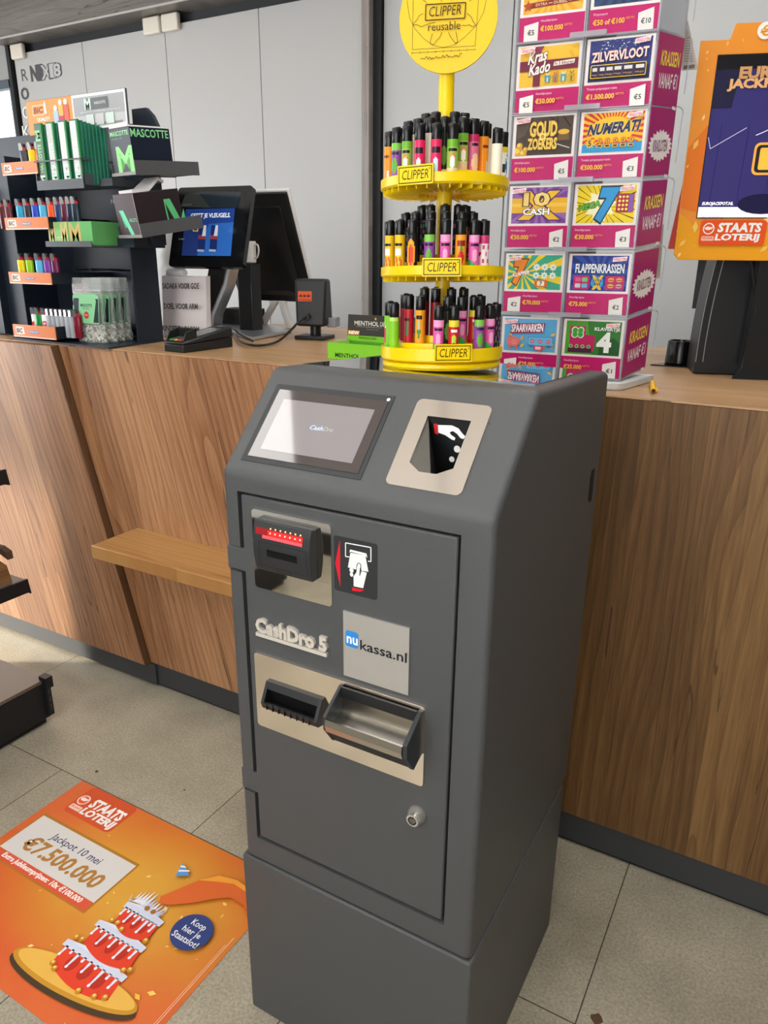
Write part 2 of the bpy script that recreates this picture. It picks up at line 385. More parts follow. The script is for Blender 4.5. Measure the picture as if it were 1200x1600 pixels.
for i in range(4):
    d = MB().box(joints[i] + .002, joints[i + 1] - .002, YB, YB + .025, .1, 2.735, CABG)
    dr = d.obj('door', cab, .0015)
    if i == 0:
        m = MB(); a = Art(m, (joints[0], YB, 0), (1, 0, 0), (0, 0, 1), 1, 1, 1, 1, eps=.0006)
        def w1(px, py): p = uy(px, py, YB); return p.x - joints[0], p.z
        def wtext(t, q0, q1, **k):
            x0, y0 = w1(*q0); x1, y1 = w1(*q1); a.text(t, x0, y0, x1, y1, '#55565a', **k)
        wtext('R', (35, 127), (42, 107)); wtext('N', (50, 126), (57, 103), bold=.12); wtext('I', (61, 125), (63, 102), bold=.12)
        for t_, q0, q1 in (('X', (67, 124), (78, 101)), ('1', (81, 121), (84, 100)), ('8', (86, 120), (94, 99))):
            x0, y0 = w1(*q0); x1, y1 = w1(*q1); a.text(t_, x0, y0, x1, y1, '#bababa', bold=.06, out='#55565a', ow=.05)
        a.text('O', w1(35, 155)[0], w1(40, 156)[1], w1(46, 152)[0], w1(40, 137)[1], '#55565a', bold=.02)
        a.text('O', w1(38, 185)[0], w1(40, 186)[1], w1(48, 182)[0], w1(40, 167)[1], '#f2f2f0', bold=.02); a.text('K', w1(38, 215)[0], w1(40, 216)[1], w1(48, 212)[0], w1(40, 197)[1], '#f2f2f0', bold=.02)
        m.obj('door_lettering', dr)
for x0, x1 in ((CX0 + .03, CX0 + .15), (-3.645, -3.515), (-3.500, -3.375)):
    m = MB().box(x0, x1, YB - .03, YB - .001, 2.70, 2.785, mat('hinge_cream', '#e2dccf', .35)); m.obj('hinge_cover', cab, .008)
hd = MB().box(CX0 - .05, CX1, YB - .12, YB + .4, 2.79, ZC, GREYWOOD).box(CX0 - .05, CX1, YB - .125, YB - .12, 2.79, 2.80, mat('header_edge', '#b5b2ae', .4))
struct(hd.obj('trim_1'))
struct(MB().box(CX1, CX1 + .042, YB - .06, YB + .4, 0, ZC, GREYWOODV).box(CX1 + .042, CX1 + .085, YB - .02, YB + .4, 0, ZC, mat('post_black_gap', '#1c1e22', .5)).obj('trim_2'))  # black strip runs beside the wooden post
cab2 = thing('wall_cabinet', 'tall grey wall cabinet behind the counter, right of the grey wooden post', 'cabinet', (0, 0, 0))
MB().box(CX1 + .085, XR, YB + .03, YB + .4, 0, ZC, DKFRAME).obj('carcass', cab2)
j0 = uy(799, 90, YB).x
xs = [CX1 + .087, j0, j0 + 1.75, j0 + 3.5]
for i in range(2):
    MB().box(xs[i] + .003, min(xs[i + 1] - .003, XR), YB, YB + .025, .1, ZC - .02, CABG2).obj('door', cab2, .0015)

# ================================================================== COUNTER
CY, CZ = 1.66, 1.22
OAK_S = wood('oak_slanted', '#704a2f', '#976a48', '#ba8c64', angle=radians(14.2), axis='XZ', plank=.21, rough=.42)
OAK_V = wood('oak_upright', '#523819', '#6e4d29', '#8b683c', angle=0., axis='XZ', plank=.23, rough=.5, seed=.07)
OAK_T = wood('oak_top', '#8a6848', '#b08a62', '#c9a67c', angle=0., axis='YX', plank=.2, rough=.3)
OAK_E = wood('oak_edge', '#4a321f', '#5d4129', '#6d4d31', angle=0., axis='YZ', plank=.3)  # darker end wood, with the shade on it put into the colour
PLINTH = mat('plinth_dark', '#47494c', .35, metal=.4)
counter = thing('shop_counter', 'long wooden shop counter with dark plinth behind the cash machine', 'counter', (0, 0, 0))
PY = CY - .028
e0 = uy(78, 540, PY); e1 = uy(222, 1027, PY)
k = (e1.x - e0.x) / (e1.z - e0.z)
def edge(z): return e0.x + k * (z - e0.z)
lp = MB().prism([(-3.7, .095), (edge(.095), .095), (edge(1.2155), 1.2155), (-3.7, 1.2155)], 'Y', PY, PY + .05, OAK_S)
lp.obj('front_panel', counter, .0012)
dk = MB().prism([(edge(.095) + .001, .095), (edge(.095) + .004, .095), (edge(1.2155) + .004, 1.2155), (edge(1.2155) + .001, 1.2155)], 'Y', PY + .001, PY + .05, OAK_E); dk.obj('panel_edge', counter)
MB().prism([(edge(.095) + .006, .095), (-1.0, .095), (-1.0, 1.2155), (edge(1.2155) + .006, 1.2155)], 'Y', CY, CY + .03, OAK_S).obj('front_panel', counter, .0012)
MB().box(-.998, 1.3, CY, CY + .03, .095, 1.2155, OAK_V).obj('front_panel', counter, .0012)
MB().box(-3.7, edge(.095) + .03, CY - .006, CY + .05, .012, .093, PLINTH).box(edge(.095) + .031, 1.3, CY + .003, CY + .05, .012, .093, PLINTH).box(-3.7, 1.3, CY + .012, CY + .05, 0, .012, DARKGAP).obj('plinth', counter)
MB().box(-3.7, 1.3, CY - .001, 2.72, 1.216, CZ, OAK_T).obj('worktop', counter, .0008)
MB().box(-3.7, 1.3, 2.66, 2.70, 0, 1.2, BLACKM).box(-3.7, -3.66, CY + .03, 2.66, 0, 1.2, BLACKM).box(1.26, 1.3, CY + .03, 2.66, 0, 1.2, BLACKM).obj('carcass', counter)
OAK_L = wood('oak_ledge', '#8a5f34', '#a97a48', '#bd9059', angle=0., axis='YX', plank=.25, rough=.3)
MB().box(-1.915, -.95, 1.465, CY, .577, .62, OAK_L).obj('bag_ledge', counter, .002)

# ================================================================== CASH MACHINE
KX0, KX1, KY0, KY1 = -.797, -.325, .871, 1.408
TA = radians(46); SL = .2056; TOPZ = 1.325; TY = KY0 + SL * cos(TA)
kiosk = thing('cash_machine', 'dark grey free-standing cash machine in front of the wooden counter', 'cash machine', (0, 0, 0))
def topz(y): return TOPZ - .05 * (y - TY)          # the top falls slightly towards the back
prof = [(KY0, .408), (KY1, .408), (KY1, topz(KY1)), (TY, TOPZ), (KY0, 1.177)]
body = MB().prism(prof, 'X', KX0, KX1, KIOSK).obj('body', kiosk)
bm = bmesh.new(); bm.from_mesh(body.data)
ed = [e for e in bm.edges if max(v.co.z for v in e.verts) > .5 and not (all(abs(v.co.y - KY1) < 1e-4 for v in e.verts))]
bmesh.ops.bevel(bm, geom=ed, offset=.011, segments=5, profile=.5, affect='EDGES', clamp_overlap=True)
bm.to_mesh(body.data); bm.free()
S0 = Vector((0, KY0, 1.177)); SV = Vector((0, cos(TA), sin(TA))); SN = Vector((0, -sin(TA), cos(TA)))
def sp(x, s, d=0.): return Vector((x, 0, 0)) + S0 + SV * s + SN * d
# cutters: door opening with hinge tabs, coin funnel
cut = MB().box(-.766, -.374, KY0 - .01, KY0 + .03, .456, 1.146, DARKGAP)
cut2 = MB().box(-.80 - .01, -.76, KY0 - .01, KY0 + .026, 1.0035, 1.0495, DARKGAP)
cut3 = MB().box(-.80 - .01, -.76, KY0 - .01, KY0 + .026, .5575, .6055, DARKGAP)
HOLE = [(-.478, .1435), (-.409, .1435), (-.409, .064), (-.4311, .0512), (-.4582, .0509), (-.478, .0636)]
c4 = MB().add([sp(x, s, .02) for x, s in HOLE] + [sp(x, s, -.10) for x, s in HOLE], [tuple(range(6)), tuple(range(11, 5, -1))] + [(i, i + 6, (i + 1) % 6 + 6, (i + 1) % 6) for i in range(6)], DARKGAP)
cutters = [q.obj('cutter') for q in (cut, cut2, cut3, c4)]
for q in cutters:
    md = body.modifiers.new('cut', 'BOOLEAN'); md.operation = 'DIFFERENCE'; md.object = q; md.solver = 'EXACT'
bpy.context.view_layer.update()
dg = bpy.context.evaluated_depsgraph_get()
nm = bpy.data.meshes.new_from_object(body.evaluated_get(dg)); body.modifiers.clear(); old = body.data; body.data = nm; bpy.data.meshes.remove(old)
for q in cutters: bpy.data.objects.remove(q)
nm.materials.clear(); nm.materials.append(KIOSK); nm.materials.append(DARKGAP)
for p in nm.polygons:
    c_ = p.center
    p.material_index = 1 if (KY0 + .02 < c_.y < KY0 + .032 and c_.z < 1.15 and abs(p.normal.y) > .9 and KX0 < c_.x < KX1) else 0  # pocket floor coloured dark for the shade inside the door gap
nm.polygons.foreach_set('use_smooth', [True] * len(nm.polygons)); nm.set_sharp_from_angle(angle=radians(28))
# base
MB().box(-.803, -.321, KY0 - .004, KY1 - .027, 0, .403, KIOSK).obj('base', kiosk, .004)
MB().box(KX0 + .01, KX1 - .01, KY0 + .012, KY1 - .02, .402, .409, DARKGAP).obj('seam', kiosk)
# glossy glass top
gl_ = [(-.781, 1.080), (-.356, 1.080), (-.356, KY1 - .012), (-.781, KY1 - .012)]
MB().hexa([(x_, y_, topz(y_) - .002) for x_, y_ in gl_], [(x_, y_, topz(y_) + .0015) for x_, y_ in gl_], GLASSK).obj('glass_top', kiosk)
# pull slot in the right side
MB().prism([(1.352, 1.072), (1.362, 1.064), (1.376, 1.064), (1.376, 1.128), (1.358, 1.128), (1.352, 1.115)], 'X', KX1 - .001, KX1 + .0012, DARKGAP).obj('grip_slot', kiosk)
# touch screen on the slanted face
scr = MB()
def splate(m, x0, x1, s0, s1, d0, d1, mt):
    q = [(x0, s0), (x1, s0), (x1, s1), (x0, s1)]
    m.hexa([sp(*p, d0) for p in q], [sp(*p, d1) for p in q], mt)
splate(scr, -.768, -.544, .023, .1715, -.002, .0012, mat('screen_bezel', '#303133', .55))
screen = scr.obj('touch_screen', kiosk)
g = MB(); splate(g, -.7575, -.5515, .0318, .1607, .0013, .0022, mat('screen_glass', '#4a4240', .05, spec=.6)); g.obj('screen_glass', screen)
g = MB(); a = Art(g, sp(-.7400, .0468, .0023), (1, 0, 0), SV, .1720, .0962, 100, 100)
a.rect(0, 0, 100, 100, mat('display_lit', '#857f80', .05, emit=.12, spec=.6)); a.text('Cash', 42, 49, 56, 57, glow('#a9b8ee', .7), shear=.25, bold=.02); a.text('Dro', 57, 49, 67, 57, glow('#a39fa0', .25), shear=.25, bold=.02)
g.obj('display', screen)
g = MB(); a = Art(g, sp(-.768, .023, .0014), (1, 0, 0), SV, .224, .1485, 100, 100); a.circ(96, 95, 1.3, '#f4f4f2'); g.obj('indicator_lamp', screen)
# coin slot plate (frame round the hole) and funnel
o = [(-.5035, .0235), (-.3845, .0245), (-.3845, .1725), (-.5035, .1705)]
pl = MB()
outer = []
for (cx_, cs_, a0) in ((-.3845, .172, 0), (-.5035, .172, 90), (-.5035, .024, 180), (-.3845, .024, 270)):
    for k_ in range(5):
        an = radians(a0 + 22.5 * k_); dx = -.009 if cx_ > -.45 else .009; ds = -.009 if cs_ > .1 else .009
        outer.append((cx_ + dx + .009 * cos(an), cs_ + ds + .009 * sin(an)))
inner = HOLE
def ringplate(m, outer, inner, d0, d1, mt):
    bm = bmesh.new(); vo = [bm.verts.new(sp(*p, d1)) for p in outer]; vi = [bm.verts.new(sp(*p, d1)) for p in inner]
    es = [bm.edges.new((vo[i], vo[(i + 1) % len(vo)])) for i in range(len(vo))] + [bm.edges.new((vi[i], vi[(i + 1) % len(vi)])) for i in range(len(vi))]
    bmesh.ops.triangle_fill(bm, edges=es, use_beauty=True)
    bm.verts.ensure_lookup_table(); bm.faces.ensure_lookup_table()
    vs = [v.co.copy() for v in bm.verts]; bm.verts.index_update(); fs = [tuple(v.index for v in f.verts) for f in bm.faces]; bm.free()
    m.add(vs, fs, mt)
    for loop in (outer, inner):
        n = len(loop); m.add([sp(*p, d0) for p in loop] + [sp(*p, d1) for p in loop], [(i, (i + 1) % n, (i + 1) % n + n, i + n) for i in range(n)], mt)
ringplate(pl, outer, inner, 0, .0022, PLATE)
cplate = pl.obj('coin_slot_plate', kiosk)
YH = sp(0, .1435).y
A_ = sp(-.478, .1435, .001); B_ = uy(684, 746, YH + .001); C_ = Vector((-.39, YH + .001, B_.z)); D_ = sp(-.405, .1435, .001)
m = MB().add([sp(-.478, .1425, .0), sp(-.478, .0636, .0), sp(-.4582, .0509, .0), sp(-.4400, .0505, .0), B_ + Vector((0, -.001, -.004)), A_ + Vector((0, .001, -.002))], [(0, 1, 2, 3, 4, 5)], mat('funnel_steel', '#77756f', .35, metal=1.)); m.obj('coin_funnel', cplate)
m = MB(); pts = [Vector((-.4785, YH, A_.z)), Vector((B_.x, YH, B_.z - .004)), Vector((-.38, YH, B_.z - .004)), Vector((-.38, YH, A_.z))]
m.add(pts, [(0, 1, 2, 3)], ink('#101113', .3))
a = Art(m, (-.478, YH - .0002, 1.18), (1, 0, 0), (0, 0, 1), .1, .1, 100, 100, eps=.0002)
def fz(px, py): p = uy(px, py, YH); return ((p.x + .478) * 1000, (p.z - 1.18) * 1000)
s3 = 380 / 1200
def fq(x_, y_): return fz(580 + x_ * s3, 560 + y_ * s3)
a.poly([fq(308, 322), fq(328, 322), fq(332, 376), fq(314, 370)], '#c3202b'); a.poly([fq(330, 328), fq(400, 330), fq(432, 345), fq(452, 372), fq(466, 385), fq(455, 398), fq(440, 392), fq(425, 372), fq(404, 358), fq(388, 364), fq(394, 376), fq(416, 392), fq(412, 404), fq(398, 400), fq(366, 378), fq(332, 366)], '#e9e9e9')
for q, r_ in (((425, 447), 5.2), ((399, 497), 4.3)): a.circ(*fq(*q), r_, '#d9d7d3')
m.obj('coin_sticker', cplate)

# door and everything fixed on it
DY = KY0 + .001
dpoly = [(-.7605, .461), (-.379, .461), (-.379, 1.141), (-.7605, 1.141), (-.7605, 1.0475), (-.7968, 1.0475), (-.7968, 1.0055), (-.7605, 1.0055), (-.7605, .6035), (-.7968, .6035), (-.7968, .5595), (-.7605, .5595)]
door = MB().prism(dpoly, 'Y', DY, KY0 + .02, KIOSK).obj('door', kiosk, .003)
def rounded(x0, x1, z0, z1, r, seg=5):
    p = []
    for cx_, cz_, a0 in ((x1 - r, z1 - r, 0), (x0 + r, z1 - r, 90), (x0 + r, z0 + r, 180), (x1 - r, z0 + r, 270)):
        for k_ in range(seg): an = radians(a0 + 90 * k_ / (seg - 1)); p.append((cx_ + r * cos(an), cz_ + r * sin(an)))
    return p
MB().prism(rounded(-.737, -.5855, .986, 1.1218, .006), 'Y', DY - .003, DY, CHROME).obj('acceptor_plate', door)
# banknote acceptor: bowed front
ax0, ax1 = -.722, -.612
az1, az0 = uy(408, 813, DY - .016).z, uy(411, 891, DY - .016).z
arc = [(DY - .015 - .007 * sin(pi * t / 10) ** .8, az0 + (az1 - az0) * t / 10) for t in range(11)]
m = MB().prism([(DY - .002, az0)] + arc + [(DY - .002, az1)], 'X', ax0, ax1, mat('acceptor_black', '#2a2b2d', .4)); acc = m.obj('banknote_acceptor', door, .002)
def arcY(z): t = (z - az0) / (az1 - az0); return DY - .015 - .007 * max(sin(pi * t), 0) ** .8
m = MB(); z0_, z1_ = az0 + .70 * (az1 - az0), az0 + .87 * (az1 - az0)
RED = mat('led_red', '#ff1a22', .3, emit=1.6); REDD = mat('led_dark', '#8c0a10', .3, emit=.35); HOT = mat('led_hot', '#ffb070', .3, emit=3.)
def arcquad(m, x0, x1, za, zb, d, mt, n=3):
    for i in range(n):
        a_, b_ = za + (zb - za) * i / n, za + (zb - za) * (i + 1) / n
        m.add([(x0, arcY(a_) - d, a_), (x1, arcY(a_) - d, a_), (x1, arcY(b_) - d, b_), (x0, arcY(b_) - d, b_)], [(0, 1, 2, 3)], mt)
arcquad(m, ax0 + .006, ax1 - .014, z0_ + .004, z1_, .0004, REDD); arcquad(m, ax0 + .03, ax1 - .014, z0_ + .005, z1_ - .002, .0007, RED); arcquad(m, ax0 + .02, ax1 - .014, z0_ - .001, z0_ + .004, .0007, mat('led_lens', '#ff4a50', .2, emit=.8))
for k_ in range(7):
    for r_ in range(2):
        x_ = ax1 - .018 - k_ * .0095; z_ = z0_ + .009 + .007 * r_; arcquad(m, x_ - .0011, x_ + .0011, z_ - .0011, z_ + .0011, .001, HOT, 1)
m.obj('led_strip', door)
m = MB(); zz = lambda f_: az0 + f_ * (az1 - az0)
arcquad(m, ax0 + .028, ax1 - .024, zz(.34), zz(.48), .0004, ink('#131415', .2))
for (xa, xb, fa, fb) in ((ax0 + .012, ax1 - .006, .605, .612), (ax0 + .012, ax1 - .006, .115, .122), (ax0 + .012, ax0 + .0128, .12, .61), (ax1 - .0068, ax1 - .006, .12, .61), (ax0 + .045, ax0 + .046, .03, .12), (ax0 + .068, ax0 + .069, .03, .12), (ax0 + .045, ax0 + .069, .028, .035)): arcquad(m, xa, xb, zz(fa), zz(fb), .0004, ink('#161718', .4), 2)
m.obj('acceptor_window', door)
# note sticker
m = MB().prism(rounded(-.582, -.506, 1.016, 1.106, .004), 'Y', DY - .0006, DY, ink('#2e2f31', .55)); a = Art(m, (-.582, DY - .0007, 1.016), (1, 0, 0), (0, 0, 1), .076, .090, 100, 100)
def dq(x_, y_):
    p = uy(380 + x_ * 220 / 1200, 780 + y_ * 220 / 1200, DY - .001); return ((p.x + .582) / .076 * 100, (p.z - 1.016) / .090 * 100)
a.poly([dq(824, 345), dq(783, 545), dq(828, 750)], '#d11f30')
for seg_ in ([(872, 488), (872, 372), (1088, 412), (1088, 532), (1064, 528)], [(872, 488), (905, 492)]): a.line([dq(*q) for q in seg_], 2.2, '#e8e8e6')
a.poly([dq(905, 455), dq(912, 428), dq(1050, 462), dq(1060, 500), dq(1040, 480), dq(915, 448)], '#e8e8e6'); a.poly([dq(915, 455), dq(1042, 480), dq(1068, 618), dq(1010, 610), dq(965, 600), dq(893, 580)], '#e8e8e6')
a.poly([dq(968, 555), dq(985, 538), dq(1005, 552), dq(1008, 608), dq(1058, 622), dq(1025, 762), dq(940, 742), dq(938, 660), dq(962, 620)], '#2e2f31'); a.poly([dq(974, 560), dq(986, 545), dq(1000, 556), dq(1000, 650), dq(1008, 612), dq(1055, 625), dq(1024, 758), dq(943, 740), dq(942, 655), dq(966, 622)], '#e8e8e6')
a.ell(*dq(925, 605), 5, 4, '#e8e8e6'); a.ell(*dq(926, 640), 4, 4, '#e8e8e6'); a.line([dq(1000, 585), dq(995, 650)], 1.6, '#2e2f31')
a.poly([dq(930, 748), dq(1040, 772), dq(1000, 786), dq(932, 778)], '#d11f30')
m.obj('note_sticker', door)
# raised lettering
m = MB(); LET = mat('lettering_steel', '#e6dfd4', .4, metal=.5)
def raised(m, t, x0, x1, z0, z1, d, mt, bold=.03):
    g0 = glyphs(t, 0); g1 = glyphs(t, bold); xa = min(p[0] for p in g0[0]); xb = max(p[0] for p in g0[0]); ya = min(p[1] for p in g0[0]); yb = max(p[1] for p in g0[0])
    F = lambda p, y: (x0 + (p[0] - xa) / (xb - xa) * (x1 - x0), y, z0 + (p[1] - ya) / (yb - ya) * (z1 - z0))
    n = len(g1[0]); cnt = {}
    for f in g1[1]:
        for i in range(len(f)):
            e_ = (f[i], f[(i + 1) % len(f)]); cnt[tuple(sorted(e_))] = cnt.get(tuple(sorted(e_)), 0) + 1
    m.add([F(p, DY - d) for p in g1[0]] + [F(p, DY) for p in g1[0]], list(g1[1]) + [(a_, b_, b_ + n, a_ + n) for (a_, b_), c_ in cnt.items() if c_ == 1], mt)
raised(m, 'CashDro 5', -.737, -.5965, .905, .929, .006, LET, .05)
m.box(-.739, -.5955, DY - .006, DY, .896, .9025, LET)
m.obj('lettering', door, fix=False)
# supplier plate
m = MB().box(-.565, -.449, DY - .003, DY, .8718, .9856, mat('brushed_aluminium', '#d3d0cd', .35, metal=.75, bump=.15, bscale=400)); a = Art(m, (-.565, DY - .0031, .8718), (1, 0, 0), (0, 0, 1), .116, .1138, 100, 100)
a.rrect(3.5, 47.5, 24, 72, 4, '#2f86cf'); a.text('nu', 6, 53, 22.5, 63, '#ffffff', bold=.04); a.text('kassa.nl', 27, 48.5, 97, 63, '#1b1c22', bold=.02)
m.obj('supplier_plate', door)
# lower polished plate with the two outlets
MB().prism(rounded(-.7475, -.4195, .7155, .8605, .006), 'Y', DY - .003, DY, PLATE).obj('outlet_plate', door)
PB = mat('outlet_black', '#1d1e20', .35)
x0, x1 = -.720, -.604; zt, zb = .8155, .770
o = MB(); yt, yb = DY - .004, DY - .025
pr = [(DY - .002, zt), (yt - .004, zt), (yb, zb + .012), (yb + .004, zb), (DY - .002, zb - .004)]
for xa, xb in ((x0, x0 + .006), (x1 - .006, x1)): o.prism(pr, 'X', xa, xb, PB)
o.prism([(DY - .002, zt), (yt - .004, zt), (yt - .009, zt - .012), (DY - .002, zt - .012)], 'X', x0 + .006, x1 - .006, PB)
o.prism([(yb, zb + .012), (yb + .004, zb), (DY - .002, zb - .004), (DY - .002, zb + .004), (yb + .005, zb + .013)], 'X', x0 + .006, x1 - .006, PB)
for i in range(8): xx = x0 + .012 + i * .0125; o.box(xx, xx + .0008, yb - .0006, yb + .004, zb + .001, zb + .013, DARKGAP)
o.box(x0 + .006, x1 - .006, DY - .005, DY - .003, zb, zt - .01, ink('#0c0c0d', .4))
o.obj('receipt_outlet', door, .0008)
x0, x1 = -.5725, -.4225; zt, zb = .853, .788
yt, yb = DY - .006, DY - .054
pr = [(DY - .002, zt), (yt, zt), (yb, zb + .034), (yb + .001, zb + .010), (yb + .024, zb - .024), (DY - .002, zb - .012)]
for xa, xb in ((x0, x0 + .006), (x1 - .008, x1)): MB().prism(pr, 'X', xa, xb, mat('tray_cheek', '#2f3236', .35)).obj('tray_cheek', door, .0012)
t2 = MB().prism([(yb - .001, zb + .031), (yb - .003, zb + .020), (yb + .001, zb + .008), (yb + .006, zb + .010), (yb + .003, zb + .020), (yb + .004, zb + .030)], 'X', x0 + .006, x1 - .008, STEEL)
t2.obj('tray_lip', door)
t3 = MB().box(x0 + .006, x1 - .008, DY - .007, DY - .005, zb + .012, zt - .004, STEEL).prism([(DY - .006, zb + .022), (yb + .006, zb + .010), (yb + .006, zb + .006), (DY - .006, zb + .016)], 'X', x0 + .006, x1 - .008, STEEL).box(x0 + .006, x1 - .008, DY - .010, DY - .006, zt - .018, zt, PB)
t3.prism([(yb + .003, zb + .010), (yb + .024, zb - .022), (DY - .004, zb - .010), (DY - .004, zb + .012)], 'X', x0 + .006, x1 - .008, PB)
t3.obj('tray_liner', door)
# lock
m = MB(); T = Matrix.Translation((-.4287, DY, .6582)) @ Matrix.Rotation(pi / 2, 4, 'X')
T = T @ Matrix.Scale(1.35, 4)
m.lathe([(.0115, 0), (.0118, .004), (.0085, .012), (.0078, .014), (.0055, .014)], mat('lock_steel', '#dcd8d2', .25, metal=.8), 24, M=T); m.lathe([(.0056, .0135), (.0056, .0142)], mat('lock_core', '#8d8a86', .3, metal=1.), 20, M=T)
for k_ in range(1, 10): an = 2 * pi * k_ / 11 + .8; m.box(.0047 * cos(an) - .0008, .0047 * cos(an) + .0008, .0047 * sin(an) - .0008, .0047 * sin(an) + .0008, .0141, .0147, DARKGAP, T)
m.obj('lock', door)

# ================================================================== LIGHTER STAND ON THE CASH MACHINE
SA = Vector((-.578, 1.220, topz(1.220) + .0026)); SR = .1075
LEAN = radians(-1.8); BACK = radians(-2.0)
LM = (Matrix.Rotation(LEAN, 3, 'Y') @ Matrix.Rotation(BACK, 3, 'X'))
stand = thing('lighter_stand', 'yellow three-tier revolving lighter stand standing on the cash machine', 'display stand', SA, 0, None, (BACK, LEAN, 0))
TC = atan2(-SA.y, -SA.x)          # towards the photographer
MB().lathe([(.088, 0), (.101, .0015), (.105, .006), (.1045, .011), (.100, .0135), (.092, .0148)], YEL, 64).obj('base', stand)
TIERS = [(.0150, .0225, 10.5), (.1520, .017, -1.), (.2900, .0165, -25.)]      # height of the rim's foot, rim height, label angle
LAB = {}
for z0, h, la in TIERS:
    m = MB().lathe([(.012, z0), (.104, z0), (SR, z0 + .003), (SR, z0 + h), (SR - .003, z0 + h), (SR - .003, z0 + h - .006), (.080, z0 + h - .006), (.080, z0 + h + .007), (.053, z0 + h + .007), (.053, z0 + h + .019), (.012, z0 + h + .019)], YEL, 72, caps=False, smooth=True)
    if z0 > .1:
        for k_ in range(36):
            an = 2 * pi * k_ / 36; m.box(.045, .1035, -.0007, .0007, z0 - .006, z0 + .001, YEL, Matrix.Rotation(an, 4, 'Z'))
    t_ = m.obj('tray', stand)
    an = TC + radians(la); n_ = unit(an); u_ = Vector((-n_.y, n_.x, 0)); lw, lh = .062, .0285
    p0 = n_ * (SR + .0015) - u_ * (lw / 2) + ZUP * (z0 + h * .5 - .009)
    q = [p0, p0 + u_ * lw, p0 + u_ * lw + ZUP * lh, p0 + ZUP * lh]
    m = MB().hexa([v - n_ * .0035 for v in q], q, YEL); a = Art(m, p0, u_, ZUP, lw, lh, 100, 100)
    a.rect(3, 8, 97, 92, '#20170a'); a.rect(5.2, 13, 94.8, 87, '#f2cc00'); a.text('CLIPPER', 12, 27, 88, 75, '#20170a', shear=.12); a.circ(91, 76, 1.6, '#20170a')
    m.obj('tier_label', t_)
MB().lathe([(.0128, .013), (.0128, .476)], YEL, 24).obj('pole', stand)
dn = unit(radians(-72)); du = Vector((-dn.y, dn.x, 0)); DC = Vector((.0025, 0, .5410)); DR = .0775
m = MB()
T = Matrix(((du.x, 0, dn.x, DC.x), (du.y, 0, dn.y, DC.y), (du.z, 1, dn.z, DC.z), (0, 0, 0, 1)))
m.lathe([(DR, .013), (DR, .017)], mat('sign_yellow', '#e6bf00', .4), 64, M=T, smooth=False)
sg = m.obj('sign_disc', stand, fix=True)
m = MB(); a = Art(m, DC + dn * .0172, du, ZUP, .001, .001, 1, 1, eps=.00015)
BR = '#3a2408'
def sq(x_, y_):   # pixel of the sign (crop of 600..800 x 0..120) -> mm on the disc
    px, py = 600 + x_ / 6, y_ / 6; r_ = ray(px, py); wc = SA + LM @ (DC + dn * .0172); n2 = LM @ dn
    t_ = (wc - CAM).dot(n2) / r_.dot(n2); p = CAM + r_ * t_ - wc; p = LM.inverted() @ p; return (p.dot(du) * 1000, p.dot(ZUP) * 1000)
c0 = [sq(*q) for q in ((215, 0), (240, 170), (290, 270), (370, 360), (460, 425), (560, 445), (660, 420), (760, 345), (870, 235), (935, 110), (960, 0), (955, -60))]
a.line(c0, .55, BR); a.line([sq(275, -60), sq(265, 465), sq(855, 430), sq(890, -60)], .55, BR)
a.line([sq(262, 497), sq(855, 465)], .5, BR)
for k_ in range(9): x_ = 262 + 74 * k_; y_ = 497 - 4 * k_; a.line([sq(x_, y_ - 12), sq(x_, y_ + 12)], .5, BR)
for L_ in ([(370, 130), (330, 150), (310, 190), (285, 215), (275, 240), (300, 235), (325, 240), (350, 255), (385, 240), (430, 225), (480, 215)], [(780, 130), (820, 165), (835, 205), (862, 240), (830, 255), (800, 235), (770, 245), (735, 240)], [(545, 305), (520, 360), (500, 375), (470, 420), (440, 420), (435, 390), (455, 320)], [(605, 305), (625, 350), (645, 375), (670, 410), (690, 400), (685, 350), (675, 300)], [(350, -10), (400, 30)], [(800, 20), (840, -10)], [(535, 0), (545, 25)], [(630, 10), (645, 0)]): a.line([sq(*q) for q in L_], .7, BR)
x0, y0 = sq(388, 195); x1, y1 = sq(765, 30)
def quad_frame(A_, B_, C_, D_, w_): a.line([A_, B_, C_, D_, A_], w_, BR)
quad_frame(sq(390, 198), sq(758, 176), sq(768, 30), sq(395, 50), 1.6)
b0, b1, t0 = sq(420, 165), sq(725, 140), sq(420, 72); a.text('CLIPPER', b0[0], b0[1], b1[0], t0[1], BR, rise=b1[1] - b0[1], shear=.12)
b0, b1, t0 = sq(415, 300), sq(718, 280), sq(415, 222); a.text('reusable', b0[0], b0[1], b1[0], t0[1], BR, rise=b1[1] - b0[1])
rr = random.Random(3); pts = [sq(345 + i * 10, 562 - i * 1. + rr.uniform(-20, 14)) for i in range(40)]; a.line(pts, .9, BR)
m.obj('sign_print', sg)

